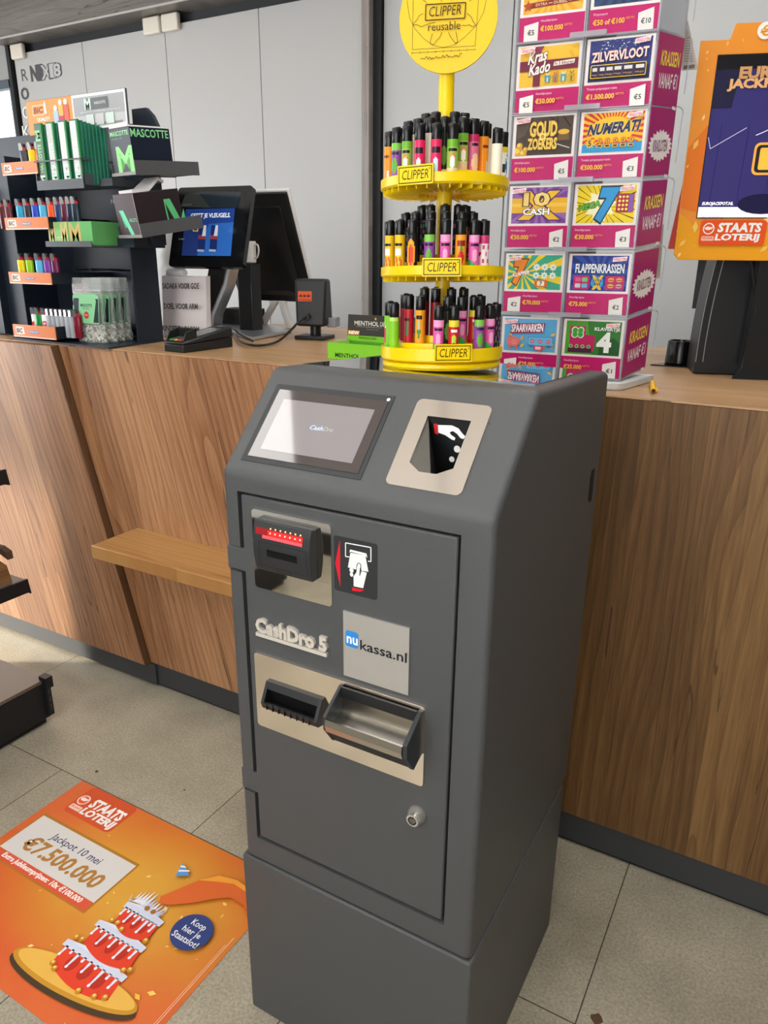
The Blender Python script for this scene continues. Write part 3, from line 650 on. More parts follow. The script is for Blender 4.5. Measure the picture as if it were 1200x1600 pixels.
# lighters: body (patterned), black cap, thumb lever
PAT = {
 'lime flamingo': ('#7ec52a', lambda a, h: '#d8305f' if abs(a + .3) < .35 and .15 < h < .6 else ('#f3b6c6' if abs(a + .15) < .2 and .5 < h < .7 else None)),
 'lime': ('#86c927', lambda a, h: '#b6df6c' if h > .9 else None),
 'pink onion': ('#e05aa8', lambda a, h: '#2aa84a' if h < .2 - .15 * a else ('#f3a4cf' if (a * a / .2 + (h - .45) ** 2 / .03) < 1 else ('#2b1730' if .68 < h < .78 and abs(a) < .7 else ('#f39ac8' if h > .82 else None)))),
 'red avocado': ('#c6232b', lambda a, h: '#7a4a1e' if a * a / .09 + (h - .25) ** 2 / .012 < 1 else ('#b8cf3e' if a * a / .25 + (h - .33) ** 2 / .06 < 1 else ('#e8d23a' if h > .8 else ('#f1efe4' if .66 < h < .74 and abs(a) < .6 else None)))),
 'purple artichoke': ('#8d4a9c', lambda a, h: '#5fa83a' if a * a / .3 + (h - .4) ** 2 / .05 < 1 else ('#7cbf4a' if h > .82 else ('#2e1838' if .68 < h < .77 and abs(a) < .7 else None))),
 'dark doodle': ('#2b2530', lambda a, h: '#8d5a8a' if sin(a * 9) * sin(h * 21) > .45 else ('#46a05a' if sin(a * 7 + 2) * sin(h * 17) > .7 else None)),
 'red leaf': ('#b3202a', lambda a, h: '#3c7a4a' if abs(a - .1) < .28 and .2 < h < .62 else ('#1c1414' if .64 < h < .74 and abs(a) < .6 else None)),
 'orange leaf': ('#f0a02a', lambda a, h: '#3f8a3a' if abs(a) < .5 and .15 < h < .42 and abs(a) < h else ('#7fc4d8' if abs(a + .1) < .18 and .42 < h < .7 else ('#1c1414' if .74 < h < .86 and abs(a) < .6 else None))),
 'plain dark red': ('#8e1b24', lambda a, h: None),
 'yellow cook': ('#f0c021', lambda a, h: '#d96a2a' if abs(a) < .7 and .1 < h < .4 and sin(a * 9 + h * 12) > -.2 else ('#f4efe2' if abs(a) < .5 and .42 < h < .62 else ('#1e1a14' if .68 < h < .76 and abs(a) < .8 else None))),
 'black chilli': ('#1d1a1a', lambda a, h: '#d8302a' if a * a / .2 + (h - .45) ** 2 / .09 < 1 else ('#f0a82a' if a * a / .6 + (h - .45) ** 2 / .2 < 1 else None)),
 'orange chilli': ('#ef9a25', lambda a, h: '#cc2a22' if a * a / .3 + (h - .38) ** 2 / .04 < 1 else ('#3f9a3a' if a * a / .1 + (h - .6) ** 2 / .006 < 1 else ('#8c2a1a' if .7 < h < .85 and abs(a) < .7 else None))),
 'white cherry': ('#ecd9dc', lambda a, h: '#c02a5a' if sin(a * 6 + 1) * sin(h * 16) > .5 else ('#c9407a' if h > .78 else None)),
 'green mouse': ('#8fb84a', lambda a, h: '#f4efe4' if a * a / .22 + (h - .42) ** 2 / .02 < 1 else ('#d98c4a' if a * a / .3 + (h - .52) ** 2 / .02 < 1 else ('#e8c9a0' if h < .26 else ('#1d1a14' if .68 < h < .76 and abs(a) < .7 else ('#6fae2e' if h > .8 else None))))),
 'hot pink ghost': ('#d9265c', lambda a, h: '#bfe3ee' if a * a / .2 + (h - .3) ** 2 / .07 < 1 else ('#2a1420' if .66 < h < .8 and abs(a) < .75 else None)),
 'rose shell': ('#d4698f', lambda a, h: '#e8bd98' if (a - .1) ** 2 / .4 + (h - .25) ** 2 / .07 < 1 else ('#b92a5a' if h > .8 else ('#2a1420' if .7 < h < .76 and abs(a) < .6 else None))),
 'orange plain': ('#ee9420', lambda a, h: '#7a3a10' if .7 < h < .78 and abs(a) < .5 else ('#cfdce0' if abs(a - .4) < .25 and h < .35 else None)),
 'cream': ('#efe8d4', lambda a, h: None),
 'blue barcode': ('#f2f2ea', lambda a, h: '#2f7fc0' if a > .1 and .2 < h < .8 and sin(h * 14 + a * 4) > -.5 else ('#e9d23a' if h > .84 or h < .16 and a > 0 else ('#3a3a3a' if -.5 < a < -.1 and .3 < h < .55 and sin(h * 160) > 0 else None))),
 'green artichoke dark': ('#1f2a1c', lambda a, h: '#6aa03a' if a * a / .3 + (h - .4) ** 2 / .06 < 1 else None),
}
LR, LB, LT = .0086, .056, .0800
CAPB = mat('lighter_cap', '#0c0c0d', .22)
LMESH = {}
def lighter_mesh(p):
    if p not in LMESH:
        base, fn = PAT[p]; m = MB(); seg, rows = 30, 26
        prof = [(LR - .001, 0)] + [(LR, .0008 + (LB - .0008) * i / rows) for i in range(rows + 1)]
        def mf(k, i):
            an = ((k + .5) / seg * 2 * pi + pi) % (2 * pi) - pi; h = max(i - .5, 0) / rows
            c_ = fn(sin(an) * 1., h) if abs(an) < 1.5 else None
            return ink(c_ or base, .25)
        m.lathe(prof, None, seg, mf=mf)
        o = m.obj('t', None, fix=False); LMESH[p] = o.data; bpy.data.objects.remove(o)
    return LMESH[p]
m = MB().lathe([(LR - .0005, LB), (LR - .0002, LB + .001), (LR - .0003, LT - .0030), (LR - .0008, LT - .0018)], CAPB, 24); o = m.obj('t'); CAPM = o.data; bpy.data.objects.remove(o)
m = MB().box(-.0050, .0005, -.0042, .0042, LT - .004, LT - .0006, CAPB).cyl((-.0035, -.0035, LT - .0026), .0034, .007, 'Y', CAPB, 12); o = m.obj('t', None, .0006); LEVM = o.data; bpy.data.objects.remove(o)
def lighter(p, x, y, z, face, label):
    t = thing('lighter', label, 'lighter', (x, y, z), face, 'refillable lighters on the yellow stand')
    for nm_, me in (('body', lighter_mesh(p)), ('cap', CAPM), ('thumb_lever', LEVM)):
        o = bpy.data.objects.new(nm_, me); COL.objects.link(o); o.parent = t
    return t
RINGS = {'outer': (.0935, -.0055), 'middle': (.066, .0075), 'inner': (.0385, .0195)}
# per tier: ring -> (pixel column in the photo, pattern) for the near half
LAY = [
 {'outer': [(603.5, 'lime flamingo'), (615.5, 'lime'), (684, 'pink onion'), (707.5, 'red avocado'), (746.5, 'purple artichoke'), (762.5, 'pink onion'), (774.5, 'dark doodle')],
  'middle': [(627, 'plain dark red'), (638.5, 'red leaf'), (656, 'orange leaf'), (698, 'green artichoke dark'), (719.5, 'pink onion'), (738, 'red avocado'), (752, 'plain dark red')],
  'inner': [(662, 'plain dark red'), (679, 'plain dark red'), (703, 'dark doodle'), (722, 'plain dark red')]},
 {'outer': [(601.5, 'dark doodle'), (609, 'yellow cook'), (624.5, 'yellow cook'), (643.5, 'black chilli'), (670, 'purple artichoke'), (694.5, 'pink onion'), (718, 'orange chilli'), (738.5, 'pink onion'), (754, 'white cherry')],
  'middle': [(633, 'dark doodle'), (648, 'black chilli'), (671.5, 'purple artichoke'), (694, 'dark doodle'), (720, 'orange chilli'), (736, 'dark doodle')],
  'inner': [(658, 'dark doodle'), (671, 'dark doodle'), (693.5, 'plain dark red'), (714, 'dark doodle'), (725, 'dark doodle')]},
 {'outer': [(601, 'yellow cook'), (608, 'orange plain'), (619.5, 'purple artichoke'), (635.5, 'green mouse'), (655, 'hot pink ghost'), (680.5, 'hot pink ghost'), (705.5, 'green mouse'), (774, 'cream'), (784.5, 'blue barcode')],
  'middle': [(637, 'dark doodle'), (652, 'cream'), (671, 'cream'), (693, 'green artichoke dark'), (721.5, 'green mouse'), (738, 'rose shell'), (753, 'orange plain'), (762, 'cream')],
  'inner': [(664, 'dark doodle'), (679, 'dark doodle'), (708, 'dark doodle'), (723, 'dark doodle')]},
]
CNAME = {'lime flamingo': 'lime green lighter with pink figures', 'lime': 'plain lime green lighter', 'pink onion': 'pink lighter with green foot', 'red avocado': 'red lighter with a green pear shape', 'purple artichoke': 'purple lighter with a green bulb', 'dark doodle': 'black patterned lighter', 'red leaf': 'red lighter with a green leaf', 'orange leaf': 'orange lighter with a green leaf', 'plain dark red': 'dark red lighter', 'yellow cook': 'yellow lighter with orange figures', 'black chilli': 'black lighter with a red pepper', 'orange chilli': 'orange lighter with a red pepper', 'white cherry': 'white lighter with pink dots', 'green mouse': 'green lighter with a furry face', 'hot pink ghost': 'hot pink lighter with a pale blue figure', 'rose shell': 'rose lighter with a beige fan', 'orange plain': 'plain orange lighter', 'cream': 'cream lighter seen from its back', 'blue barcode': 'white and blue lighter with a barcode', 'green artichoke dark': 'black lighter with a green bulb'}
TN = ['bottom', 'middle', 'top']; ORD = ['first', 'second', 'third', 'fourth', 'fifth', 'sixth', 'seventh', 'eighth', 'ninth']
RN = {'outer': 'front row', 'middle': 'second row', 'inner': 'back row'}
for ti, tier in enumerate(LAY):
    z0, h, la = TIERS[ti]
    for ring, items in tier.items():
        R_, dz = RINGS[ring]; zz_ = z0 + h + dz
        axis_ = SA + LM @ Vector((0, 0, zz_))
        dep = -( (Matrix(RC).transposed() @ (axis_ - CAM)).z); pr = Matrix(RC).transposed() @ (axis_ - CAM); axpx = 600 + FPX * pr.x / -pr.z
        for i, (px, p) in enumerate(items):
            lo, hi = -1.5, 1.5
            for _ in range(40):       # angle at which the lighter appears in that column
                mid_ = (lo + hi) / 2; q = axis_ + unit(TC + mid_) * R_; c_ = Matrix(RC).transposed() @ (q - CAM)
                if 600 + FPX * c_.x / -c_.z < px: lo = mid_
                else: hi = mid_
            q = axis_ + unit(TC + mid_) * R_
            lighter(p, q.x, q.y, q.z + .0002, TC + mid_ * .45, '%s, %s from left, %s, %s tier' % (CNAME[p], ORD[i], RN[ring], TN[ti]))

# ================================================================== SCRATCH TICKET TOWER
tu = unit(radians(6)); tv = unit(radians(80)); TO = Vector((-.385, 1.745, 0)); tn = Vector((tu.y, -tu.x, 0))     # tn: outward of the ticket fronts
tower = thing('ticket_display_tower', 'tall clear acrylic tower of scratch tickets on the counter behind the cash machine', 'ticket display', TO + ZUP * CZ)
def tp(x, d, z): return tu * x + tv * d + ZUP * (z - CZ)          # local coordinates of the tower
ZB = [1.244, 1.385, 1.5275, 1.6675, 1.801, 1.937]; PH = .137
TX0, TXM, TX1 = -.280, -.1345, .010; TD = .145; RISE = .014
GREYB = mat('tower_base_grey', '#c4c6c4', .45)
q = [(TX0 - .012, -.018), (TX1 + .004, -.020), (TX1 + .012, -.008), (TX1 + .016, TD + .02), (TX0 - .012, TD + .02)]
m = MB()
b0 = [tp(x, d, CZ) for x, d in q]; b1 = [tp(x, d, CZ + .018) for x, d in q]; n5 = 5
m.add(b0 + b1, [tuple(range(5)), tuple(range(9, 4, -1))] + [(i, (i + 1) % 5, (i + 1) % 5 + 5, i + 5) for i in range(5)], GREYB); m.obj('base', tower, .003)
ACR = mat('acrylic_sheet', '#2c3038', .06, spec=.15, alpha=.03)
ACE = mat('acrylic_edge', '#b4b8c4', .08, spec=.9, alpha=.5)
PINK = '#c4156a'; PINKS = mat('side_card_pink', '#b8477f', .35)
def slab(m, x0, x1, d0, d1, z0, z1, mt, rise=RISE):
    r_ = lambda d: rise * d / TD
    m.hexa([tp(x0, d0, z0 + r_(d0)), tp(x1, d0, z0 + r_(d0)), tp(x1, d1, z0 + r_(d1)), tp(x0, d1, z0 + r_(d1))], [tp(x0, d0, z1 + r_(d0)), tp(x1, d0, z1 + r_(d0)), tp(x1, d1, z1 + r_(d1)), tp(x0, d1, z1 + r_(d1))], mt)
SIDE = mat('side_card', '#a52a6c', .4, spec=.3)
for r_, z0 in enumerate(ZB):
    for ci, (xa, xb) in enumerate(((TX0, TXM - .001), (TXM + .001, TX1))):
        m = MB()
        slab(m, xa, xb, 0, TD, z0 - .004, z0 - .001, ACE)                      # floor
        slab(m, xa, xb, 0, TD, z0 + PH - .0035, z0 + PH - .001, ACE)         # lid
        slab(m, xa, xa + .002, 0, TD, z0 - .001, z0 + PH - .004, ACE); slab(m, xb - .002, xb, 0, TD, z0 - .001, z0 + PH - .004, ACE)
        slab(m, xa + .002, xb - .002, -.001, .0005, z0 - .001, z0 + PH - .004, ACR, 0)
        m.obj('ticket_box', tower)
    # hinge clip between the columns
    m = MB(); slab(m, TXM - .028, TXM + .045, -.006, -.0012, z0 + PH - .004, z0 + PH + .006, ACE, 0); m.obj('hinge_clip', tower)
    m = MB().tube([tp(TX1 + .010, TD * .82, z0 + PH - .004 + RISE), tp(TX1 + .014, TD * .98, z0 + PH - .008 + RISE), tp(TX1 + .014, TD * 1.0, z0 + PH - .03 + RISE), tp(TX1 + .012, TD * 1.0, z0 + .04)], .0014, ACE, 6); m.obj('wire_hook', tower)
    # pink side card
    if r_ < 5:
        m = MB(); slab(m, TX1 + .0005, TX1 + .0012, .004, TD - .004, z0 + .001, z0 + PH - .006, SIDE)
        a = Art(m, tp(TX1 + .0014, .004, z0 + .001), tv, ZUP, TD - .008, PH - .007, 100, 100); a.k = 2
        if r_ in (0, 2, 4):
            a.text('KRASSEN', 15, 58, 88, 78, '#f1dc4c', bold=.04, rise=9, shear=.08); a.text('VANAF €1', 13, 26, 88, 48, '#f4eef2', bold=.03, rise=9, shear=.08)
        else:
            pts = []
            for k_ in range(40):
                an = 2 * pi * k_ / 40; w_ = 1 + (.18 if k_ % 2 else -.04); pts.append((50 + 38 * w_ * cos(an) * (.85 + .25 * abs(cos(an))), 50 + 21 * w_ * sin(an) + .12 * 38 * cos(an)))
            a.poly(pts, '#efeae8'); a.text('KRASLOTEN', 22, 38, 79, 55, '#77506a', bold=.05, rise=7)
        a.rect(80, 5, 96, 10, '#e6dfe3')
        m.obj('side_card', tower)

# -- ticket cards: each slides into its own box
def card(row, colm, label, art, strip):
    xa, xb = ((TX0, TXM), (TXM, TX1))[colm]; z0 = ZB[row]
    t = thing('ticket_card', label, 'scratch ticket card', TO + tu * (xa + .005) + tv * .004 + ZUP * z0, 0, 'scratch ticket cards in the acrylic tower')
    w_, h_ = xb - xa - .010, PH - .008
    m = MB(); q = [Vector((0, 0, 0)), tu * w_, tu * w_ + ZUP * h_, ZUP * h_]; m.hexa([v - tn * .001 for v in q], q, ink('#f2e9e6'))
    a = Art(m, (0, 0, 0), tu, ZUP, w_, h_, 100, 100)
    a.rect(0, 0, 100, 35, PINK)
    a.clip = (5, 39, 96, 97); art(a); a.clip = None
    price, small, prize, left = strip
    px0 = (8 if left else 72)
    a.poly([(px0, 0), (px0 + 22, 0), (px0 + 22, 27), (px0, 23)] if left else [(px0, 0), (px0 + 22, 0), (px0 + 21, 30), (px0 - 1, 24)], '#ece8e4')
    pw = {2: 10, 3: 14}[len(price)]; a.text(price, px0 + 11 - pw / 2, 9, px0 + 11 + pw / 2, 16.5, '#26222c', bold=.04)
    x0 = 34 if left else 6; wd = len(prize) * 3.9 + 3
    a.text(small, x0, 25, x0 + len(small) * 2.05, 29.5, '#f4cfe0'); a.text(prize, x0, 13, x0 + wd, 20.5, '#f6c53a', bold=.05)
    a.text('NETTO', x0 + wd + 2, 17.5, x0 + wd + 14, 20.5, '#f1a04a', bold=.02)
    m.obj('card', t)
    p = MB(); a2 = Art(p, tn * .0001, tu, ZUP, w_, h_, 100, 100, start=60)
    lx = 7 if (colm == 0) else 72
    a2.clip = None; a2.poly([(lx - 1, 87), (lx + 21, 89), (lx + 22, 96), (lx, 94)], '#f4e6e9'); a2.text('KRASLOTEN', lx + 1, 89, lx + 20, 93.5, '#d8304f', bold=.05, shear=.2)
    p.obj('badge', t)
def blob(a, pts, col): a.poly(pts, col)
def gift(a, x, y, c1, c2): a.rect(x, y, x + 8, y + 9, c1); a.rect(x + 3, y, x + 5, y + 9, c2); a.rect(x - .6, y + 7, x + 8.6, y + 10, c1); a.line([(x + 1, y + 14), (x + 4, y + 10), (x + 7, y + 14)], 1.2, c2)
def A_spaar(a):
    a.rect(5, 39, 96, 97, '#62b3e4')
    rr = random.Random(5)
    for k in range(16): a.ell(rr.uniform(6, 94), rr.uniform(40, 96), 4.2, 2.4, rr.choice(['#f2c23a', '#f0a83a']), 10, rr.uniform(0, 3))
    a.poly([(16, 70), (74, 74), (76, 91), (18, 88)], '#a02a64'); a.text('SPAARVARKEN', 18, 73, 73, 86, '#ffffff', bold=.06, rise=3, out='#c23a78', ow=.03)
    a.ell(22, 56, 12, 9, '#ef7a72'); a.ell(24, 55, 5, 4, '#f59a90'); a.circ(22, 55, .9, '#8a2a30'); a.circ(26, 55, .9, '#8a2a30'); a.rect(14, 43, 18, 50, '#e56a66'); a.rect(26, 43, 30, 50, '#e56a66'); a.poly([(13, 62), (15, 68), (20, 64)], '#e56a66')
    a.rect(48, 50, 92, 66, '#3a8cc8'); a.rect(49, 51, 91, 65, '#6fbce8')
    for k in range(3): a.circ(56 + 14 * k, 58, 3.6, '#e0607a'); a.circ(56 + 14 * k, 58, 1.8, '#f0a0a8')
    a.rrect(59, 42, 75, 50, 1.5, '#e4476a'); a.rrect(62, 43.5, 72, 48.5, 1, '#f4d2d8')
def A_klaver(a):
    a.rect(5, 39, 96, 97, '#4fa32c'); a.poly([(40, 97), (96, 97), (96, 39), (50, 39)], '#2f7a2a'); a.poly([(62, 52), (85, 70), (96, 60), (96, 39), (62, 39)], '#1f5a26')
    a.poly([(12, 60), (12, 88), (38, 88), (38, 74), (54, 72), (54, 46), (12, 46)], '#c41e62'); a.poly([(10, 42), (50, 42), (50, 50), (10, 50)], '#4a1a3a')
    for dx, dy in ((-5, 4), (5, 4), (-5, -4), (5, -4)): a.circ(25 + dx, 77 + dy, 5.6, '#f4f4ee')
    for dx, dy in ((-4.6, 3.6), (4.6, 3.6), (-4.6, -3.6), (4.6, -3.6)): a.circ(25 + dx, 77 + dy, 4.4, '#3fa836')
    for k in range(4): a.circ(15 + 10 * k, 53, 3.2, '#8fd07a'); a.circ(15 + 10 * k, 53, 1.6, '#2a6a2a')
    a.text('KLAVERTJE', 53, 80, 94, 87, '#f5f6f0', bold=.07); a.text('4', 60, 46, 80, 77, '#f5f6f0', bold=.1)
def A_klap7(a):
    a.rect(5, 39, 96, 97, '#3aa98c'); a.rays(30, 66, 14, 90, '#f2d22a', .4, .2)
    a.text('7', 15, 51, 31, 86, '#f08a1e', bold=.14, shear=.1, out='#7a3a12', ow=.06); a.text('KLAPPER', 14, 60, 42, 66, '#ffffff', bold=.06, rise=6, out='#b03a18', ow=.06)
    for r in range(2):
        for k in range(3): a.star(54 + 14 * k, 77 - 14 * r, 8, 6.6, 4.2, '#f3f1e4'); a.circ(54 + 14 * k, 77 - 14 * r, 2, '#9ac8d4')
    a.rrect(52, 44, 74, 55, 1, '#e06a24'); a.rrect(57, 45.5, 69, 53.5, 1, '#f4e8d8'); a.text('7', 61, 46.5, 65, 52.5, '#22304a', bold=.05)
def A_flap(a):
    a.rect(5, 39, 96, 97, '#1c2f7c'); a.rays(50, 66, 16, 80, '#2b4fae', .5)
    a.poly([(10, 67), (92, 67), (90, 84), (12, 84)], '#24408e'); a.text('FLAPPENKRASSEN', 12, 69, 90, 83, '#e9f0f6', bold=.07, out='#101a48', ow=.05)
    a.rrect(10, 41, 36, 64, 2, '#c8246a'); a.rrect(62, 41, 92, 64, 2, '#c8246a')
    for i, c_ in enumerate(('#e05a9a', '#7ac87a', '#cfcfd8', '#6ab4e0')): a.rrect(13 + 11 * (i % 2), 54 - 10 * (i // 2), 22 + 11 * (i % 2), 61 - 10 * (i // 2), 1.4, c_)
    for i, c_ in enumerate(('#e8b84a', '#e8b84a', '#e8b84a', '#b8bcc8')): a.ell(71 + 13 * (i % 2), 57.5 - 10 * (i // 2), 5, 3.4, c_); a.ell(71 + 13 * (i % 2), 57 - 10 * (i // 2), 5, 1, '#a8462a')
    a.circ(49, 53, 10, '#3fa0dc'); a.poly([(41, 41), (46, 41), (59, 65), (54, 65)], '#f2c22a'); a.poly([(57, 41), (52, 41), (40, 65), (45, 65)], '#f2c22a'); a.text('EXTRA', 43, 54, 56, 58, '#16244e', bold=.05); a.text('SPEL', 44, 48, 55, 52, '#16244e', bold=.05)
def A_10cash(a):
    a.rect(5, 39, 96, 97, '#7a4796'); a.rays(50, 68, 14, 90, '#9a6cb4', .5); a.rect(5, 56, 96, 80, '#f0b62a'); a.rect(5, 66, 96, 72, '#f6ca4e')
    a.poly([(14, 93), (38, 93), (50, 76), (64, 93), (88, 93), (62, 67), (90, 43), (66, 43), (50, 56), (38, 43), (12, 43), (38, 67)], '#5a2a78'); a.poly([(18, 91), (36, 91), (50, 73), (66, 91), (84, 91), (58, 67), (86, 45), (68, 45), (50, 60), (36, 45), (16, 45), (42, 67)], '#f4c02c')
    a.text('10', 26, 68, 66, 88, '#f6d884', bold=.07, out='#4a2a1a', ow=.05); a.text('CASH', 25, 53, 68, 63, '#ffffff', bold=.07, out='#1c1426', ow=.06)
def A_mega7(a):
    a.rect(5, 39, 96, 97, '#f5d713'); a.rays(44, 66, 26, 60, '#2a2410', .12, .1); a.star(42, 66, 9, 26, 17, '#fbf6cf')
    a.text('7', 38, 46, 58, 89, '#2f9bd8', bold=.16, shear=.18, out='#15304e', ow=.06); a.text('MEGA', 9, 58, 42, 67, '#6cb52e', bold=.08, rise=7, out='#1c4a18', ow=.07)
    a.rrect(67, 55, 94, 84, 1, '#b81e4c'); a.rect(86, 56, 93, 83, '#8a5aa8')
    for i in range(4):
        for k in range(3): a.circ(72 + 5.6 * k, 79 - 6.4 * i, 2, '#f5d713'); a.circ(72 + 5.6 * k, 79 - 6.4 * i, 1, '#fff4c0')
def A_goud(a):
    a.rect(5, 39, 96, 97, '#463a33'); a.poly([(5, 97), (30, 97), (20, 70), (5, 64)], '#5a4a3e'); a.poly([(96, 97), (66, 97), (76, 70), (96, 60)], '#52443a'); a.line([(60, 95), (72, 86), (70, 97)], 2, '#2a231f'); a.line([(80, 96), (92, 80)], 2, '#2a231f')
    for x, y, r in ((10, 45, 8), (18, 42, 6), (12, 54, 5), (22, 48, 4)): a.circ(x, y, r, '#e0a62a'); a.circ(x - 1.5, y + 1.5, r * .5, '#f6d262')
    a.poly([(72, 60), (92, 60), (90, 72), (74, 72)], '#7a5a3a'); a.ell(82, 73, 9, 4, '#e8b83a'); a.line([(72, 55), (93, 48)], 1.5, '#cfc8ba')
    a.text('GOUD', 28, 68, 71, 89, '#f2cb5c', bold=.09, out='#6a3f10', ow=.05); a.text('ZOEKERS', 26, 48, 72, 64, '#f2cb5c', bold=.09, out='#6a3f10', ow=.05); a.circ(49, 67, 5, '#f8e79a'); a.circ(49, 67, 3, '#d8901e')
def A_num(a):
    a.rect(5, 39, 96, 97, '#d9302a'); a.rays(50, 70, 34, 95, '#f7c21f', .5); a.ell(50, 72, 34, 19, '#f9c81e'); a.poly([(5, 39), (96, 39), (96, 54), (88, 52), (84, 56), (76, 52), (20, 50), (12, 54), (5, 50)], '#2f9fd6')
    a.text('NUMERATI', 12, 65, 88, 80, '#1e2c5c', bold=.09, shear=.25, rise=4, out='#f6e8b8', ow=.03)
    a.star(17, 53, 10, 8, 5, '#f7c21f'); a.text('5', 14.5, 49, 19, 57, '#1e2c5c', bold=.05)
    for k in range(5): a.circ(32 + 12 * k, 56, 4.2, '#e8481f'); a.circ(32 + 12 * k, 56, 3, '#f7c21f'); a.text('€', 30.5 + 12 * k, 54, 33.5 + 12 * k, 58, '#1e2c5c', bold=.04); a.rrect(27.5 + 12 * k, 46, 36.5 + 12 * k, 50.5, 1, '#f7c21f'); a.rect(29 + 12 * k, 47, 35 + 12 * k, 49.5, '#2a2a4a')
def A_kado(a):
    a.rect(5, 39, 96, 97, '#f2c23a')
    rr = random.Random(2)
    for k in range(14): a.ell(rr.uniform(6, 94), rr.uniform(40, 96), 5, 2.5, '#e9b42c', 10, rr.uniform(0, 3))
    a.rect(5, 62, 96, 77, '#7a2440'); a.poly([(27, 39), (38, 39), (38, 97), (27, 97)], '#7a2440'); a.poly([(24, 97), (33, 82), (42, 97)], '#8f2c52')
    a.text('Kras', 18, 72, 46, 88, '#fff8ee', bold=.05, rise=5, out='#5c1428', ow=.05, shear=.15); a.text('Kado', 20, 55, 52, 71, '#fff8ee', bold=.05, rise=5, out='#5c1428', ow=.05, shear=.15)
    a.poly([(58, 67), (90, 69), (91, 75), (59, 73)], '#fbf3e2'); a.text('In 3 kleuren', 60, 68.3, 89, 73, '#7a2440', bold=.03, rise=1)
    for k, (c1, c2) in enumerate((('#4aa0b8', '#f4e8c8'), ('#9a8a5a', '#d8403a'), ('#4aa0b8', '#f4e8c8'), ('#c8a83a', '#7a5a2a'))): gift(a, 46 + 12.5 * k, 44, c1, c2)
def A_zilver(a):
    a.rect(5, 39, 96, 97, '#2e3a7e'); a.poly([(5, 39), (96, 39), (96, 58), (5, 64)], '#1d2352')
    rr = random.Random(9)
    for k in range(34): x = rr.uniform(20, 60); y = rr.uniform(80, 96); a.poly([(x, y), (x + rr.uniform(1, 4), y + 1), (x + 1, y + rr.uniform(1, 3))], rr.choice(['#d8dce0', '#9aa4ac', '#f2f4f4', '#6a747c']))
    for k in range(12): x = rr.uniform(60, 78); y = rr.uniform(84, 92); a.poly([(x, y), (x + 2, y + 1), (x + 1, y + 2)], '#c8ccd4')
    a.text('ZILVERVLOOT', 10, 66, 92, 79, '#f6d5c8', bold=.06, rise=3, out='#b85a4a', ow=.025)
    a.rrect(9, 43, 91, 62, 2, '#e9c62e'); a.rrect(10, 44, 90, 61, 1.6, '#20183c')
    for k, (x0, x1) in enumerate(((11, 19), (22, 30), (32, 42), (44, 55), (58, 71), (75, 88))): a.rect(x0 + 1, 53, x1, 58, '#d8d2ca'); a.text('PRIJS', x0 + .5, 46, x1, 48.8, '#d89a6a'); a.line([(x1 + 1.4, 44.4), (x1 + 1.4, 60.6)], .4, '#6a5a8a')
def A_cash_top(a):
    a.rect(5, 39, 96, 97, '#e9a92a'); a.rays(50, 70, 20, 90, '#f1bd48', .5); a.text('CASH', 22, 62, 76, 88, '#f7d257', bold=.1, out='#7a3a10', ow=.07)
    a.poly([(9, 46), (90, 50), (90, 58), (9, 54)], '#8c2f22'); a.text('EXTRA ••• DUBBEL ••• ', 24, 49, 80, 53, '#f3c9a4', rise=1.5, bold=.02); a.star(12, 50, 5, 8, 4, '#b24a22'); a.ell(88, 60, 7, 3.4, '#f7d86a', 14, .5)
def A_dark_top(a):
    a.rect(5, 39, 96, 97, '#24395c'); a.rays(45, 80, 18, 90, '#2f4a72', .5); a.poly([(30, 60), (62, 54), (64, 64), (32, 70)], '#7fae5a'); a.circ(72, 66, 6, '#cfe05a')
HP, TPR = 'Hoofdprijzen', 'Totale prijzenpot ruim'
card(0, 0, 'light blue scratch ticket card with a pink pig, bottom row left', A_spaar, ('€1', HP, '€25.000', True))
card(0, 1, 'green scratch ticket card with a clover and large white 4', A_klaver, ('€1', HP, '€25.000', False))
card(1, 0, 'teal and yellow ray scratch ticket card with an orange 7', A_klap7, ('€2', HP, '€70.000', True))
card(1, 1, 'dark blue scratch ticket card with white banner lettering, second row from below', A_flap, ('€2', HP, '€75.000', False))
card(2, 0, 'purple scratch ticket card with a golden X and number 10', A_10cash, ('€2', HP, '€50.000', False))
card(2, 1, 'bright yellow scratch ticket card with a large blue 7', A_mega7, ('€3', HP, '€30.000', False))
card(3, 0, 'brown scratch ticket card with golden letters and nuggets', A_goud, ('€5', HP, '€100.000', False))
card(3, 1, 'red and yellow sunburst scratch ticket card with blue foot', A_num, ('€3', TPR, '€500.000', False))
card(4, 0, 'yellow scratch ticket card with maroon ribbon and small presents', A_kado, ('€5', HP, '€50.000', True))
card(4, 1, 'navy scratch ticket card with silver coins and pale lettering', A_zilver, ('€5', TPR, '€1.500.000', False))
card(5, 0, 'orange scratch ticket card at the top of the tower, left column', A_cash_top, ('€5', HP, '€100.000', True))
card(5, 1, 'dark blue scratch ticket card at the top of the tower, right column', A_dark_top, ('€10', 'Prijzenpot', '€50 of €100', False))
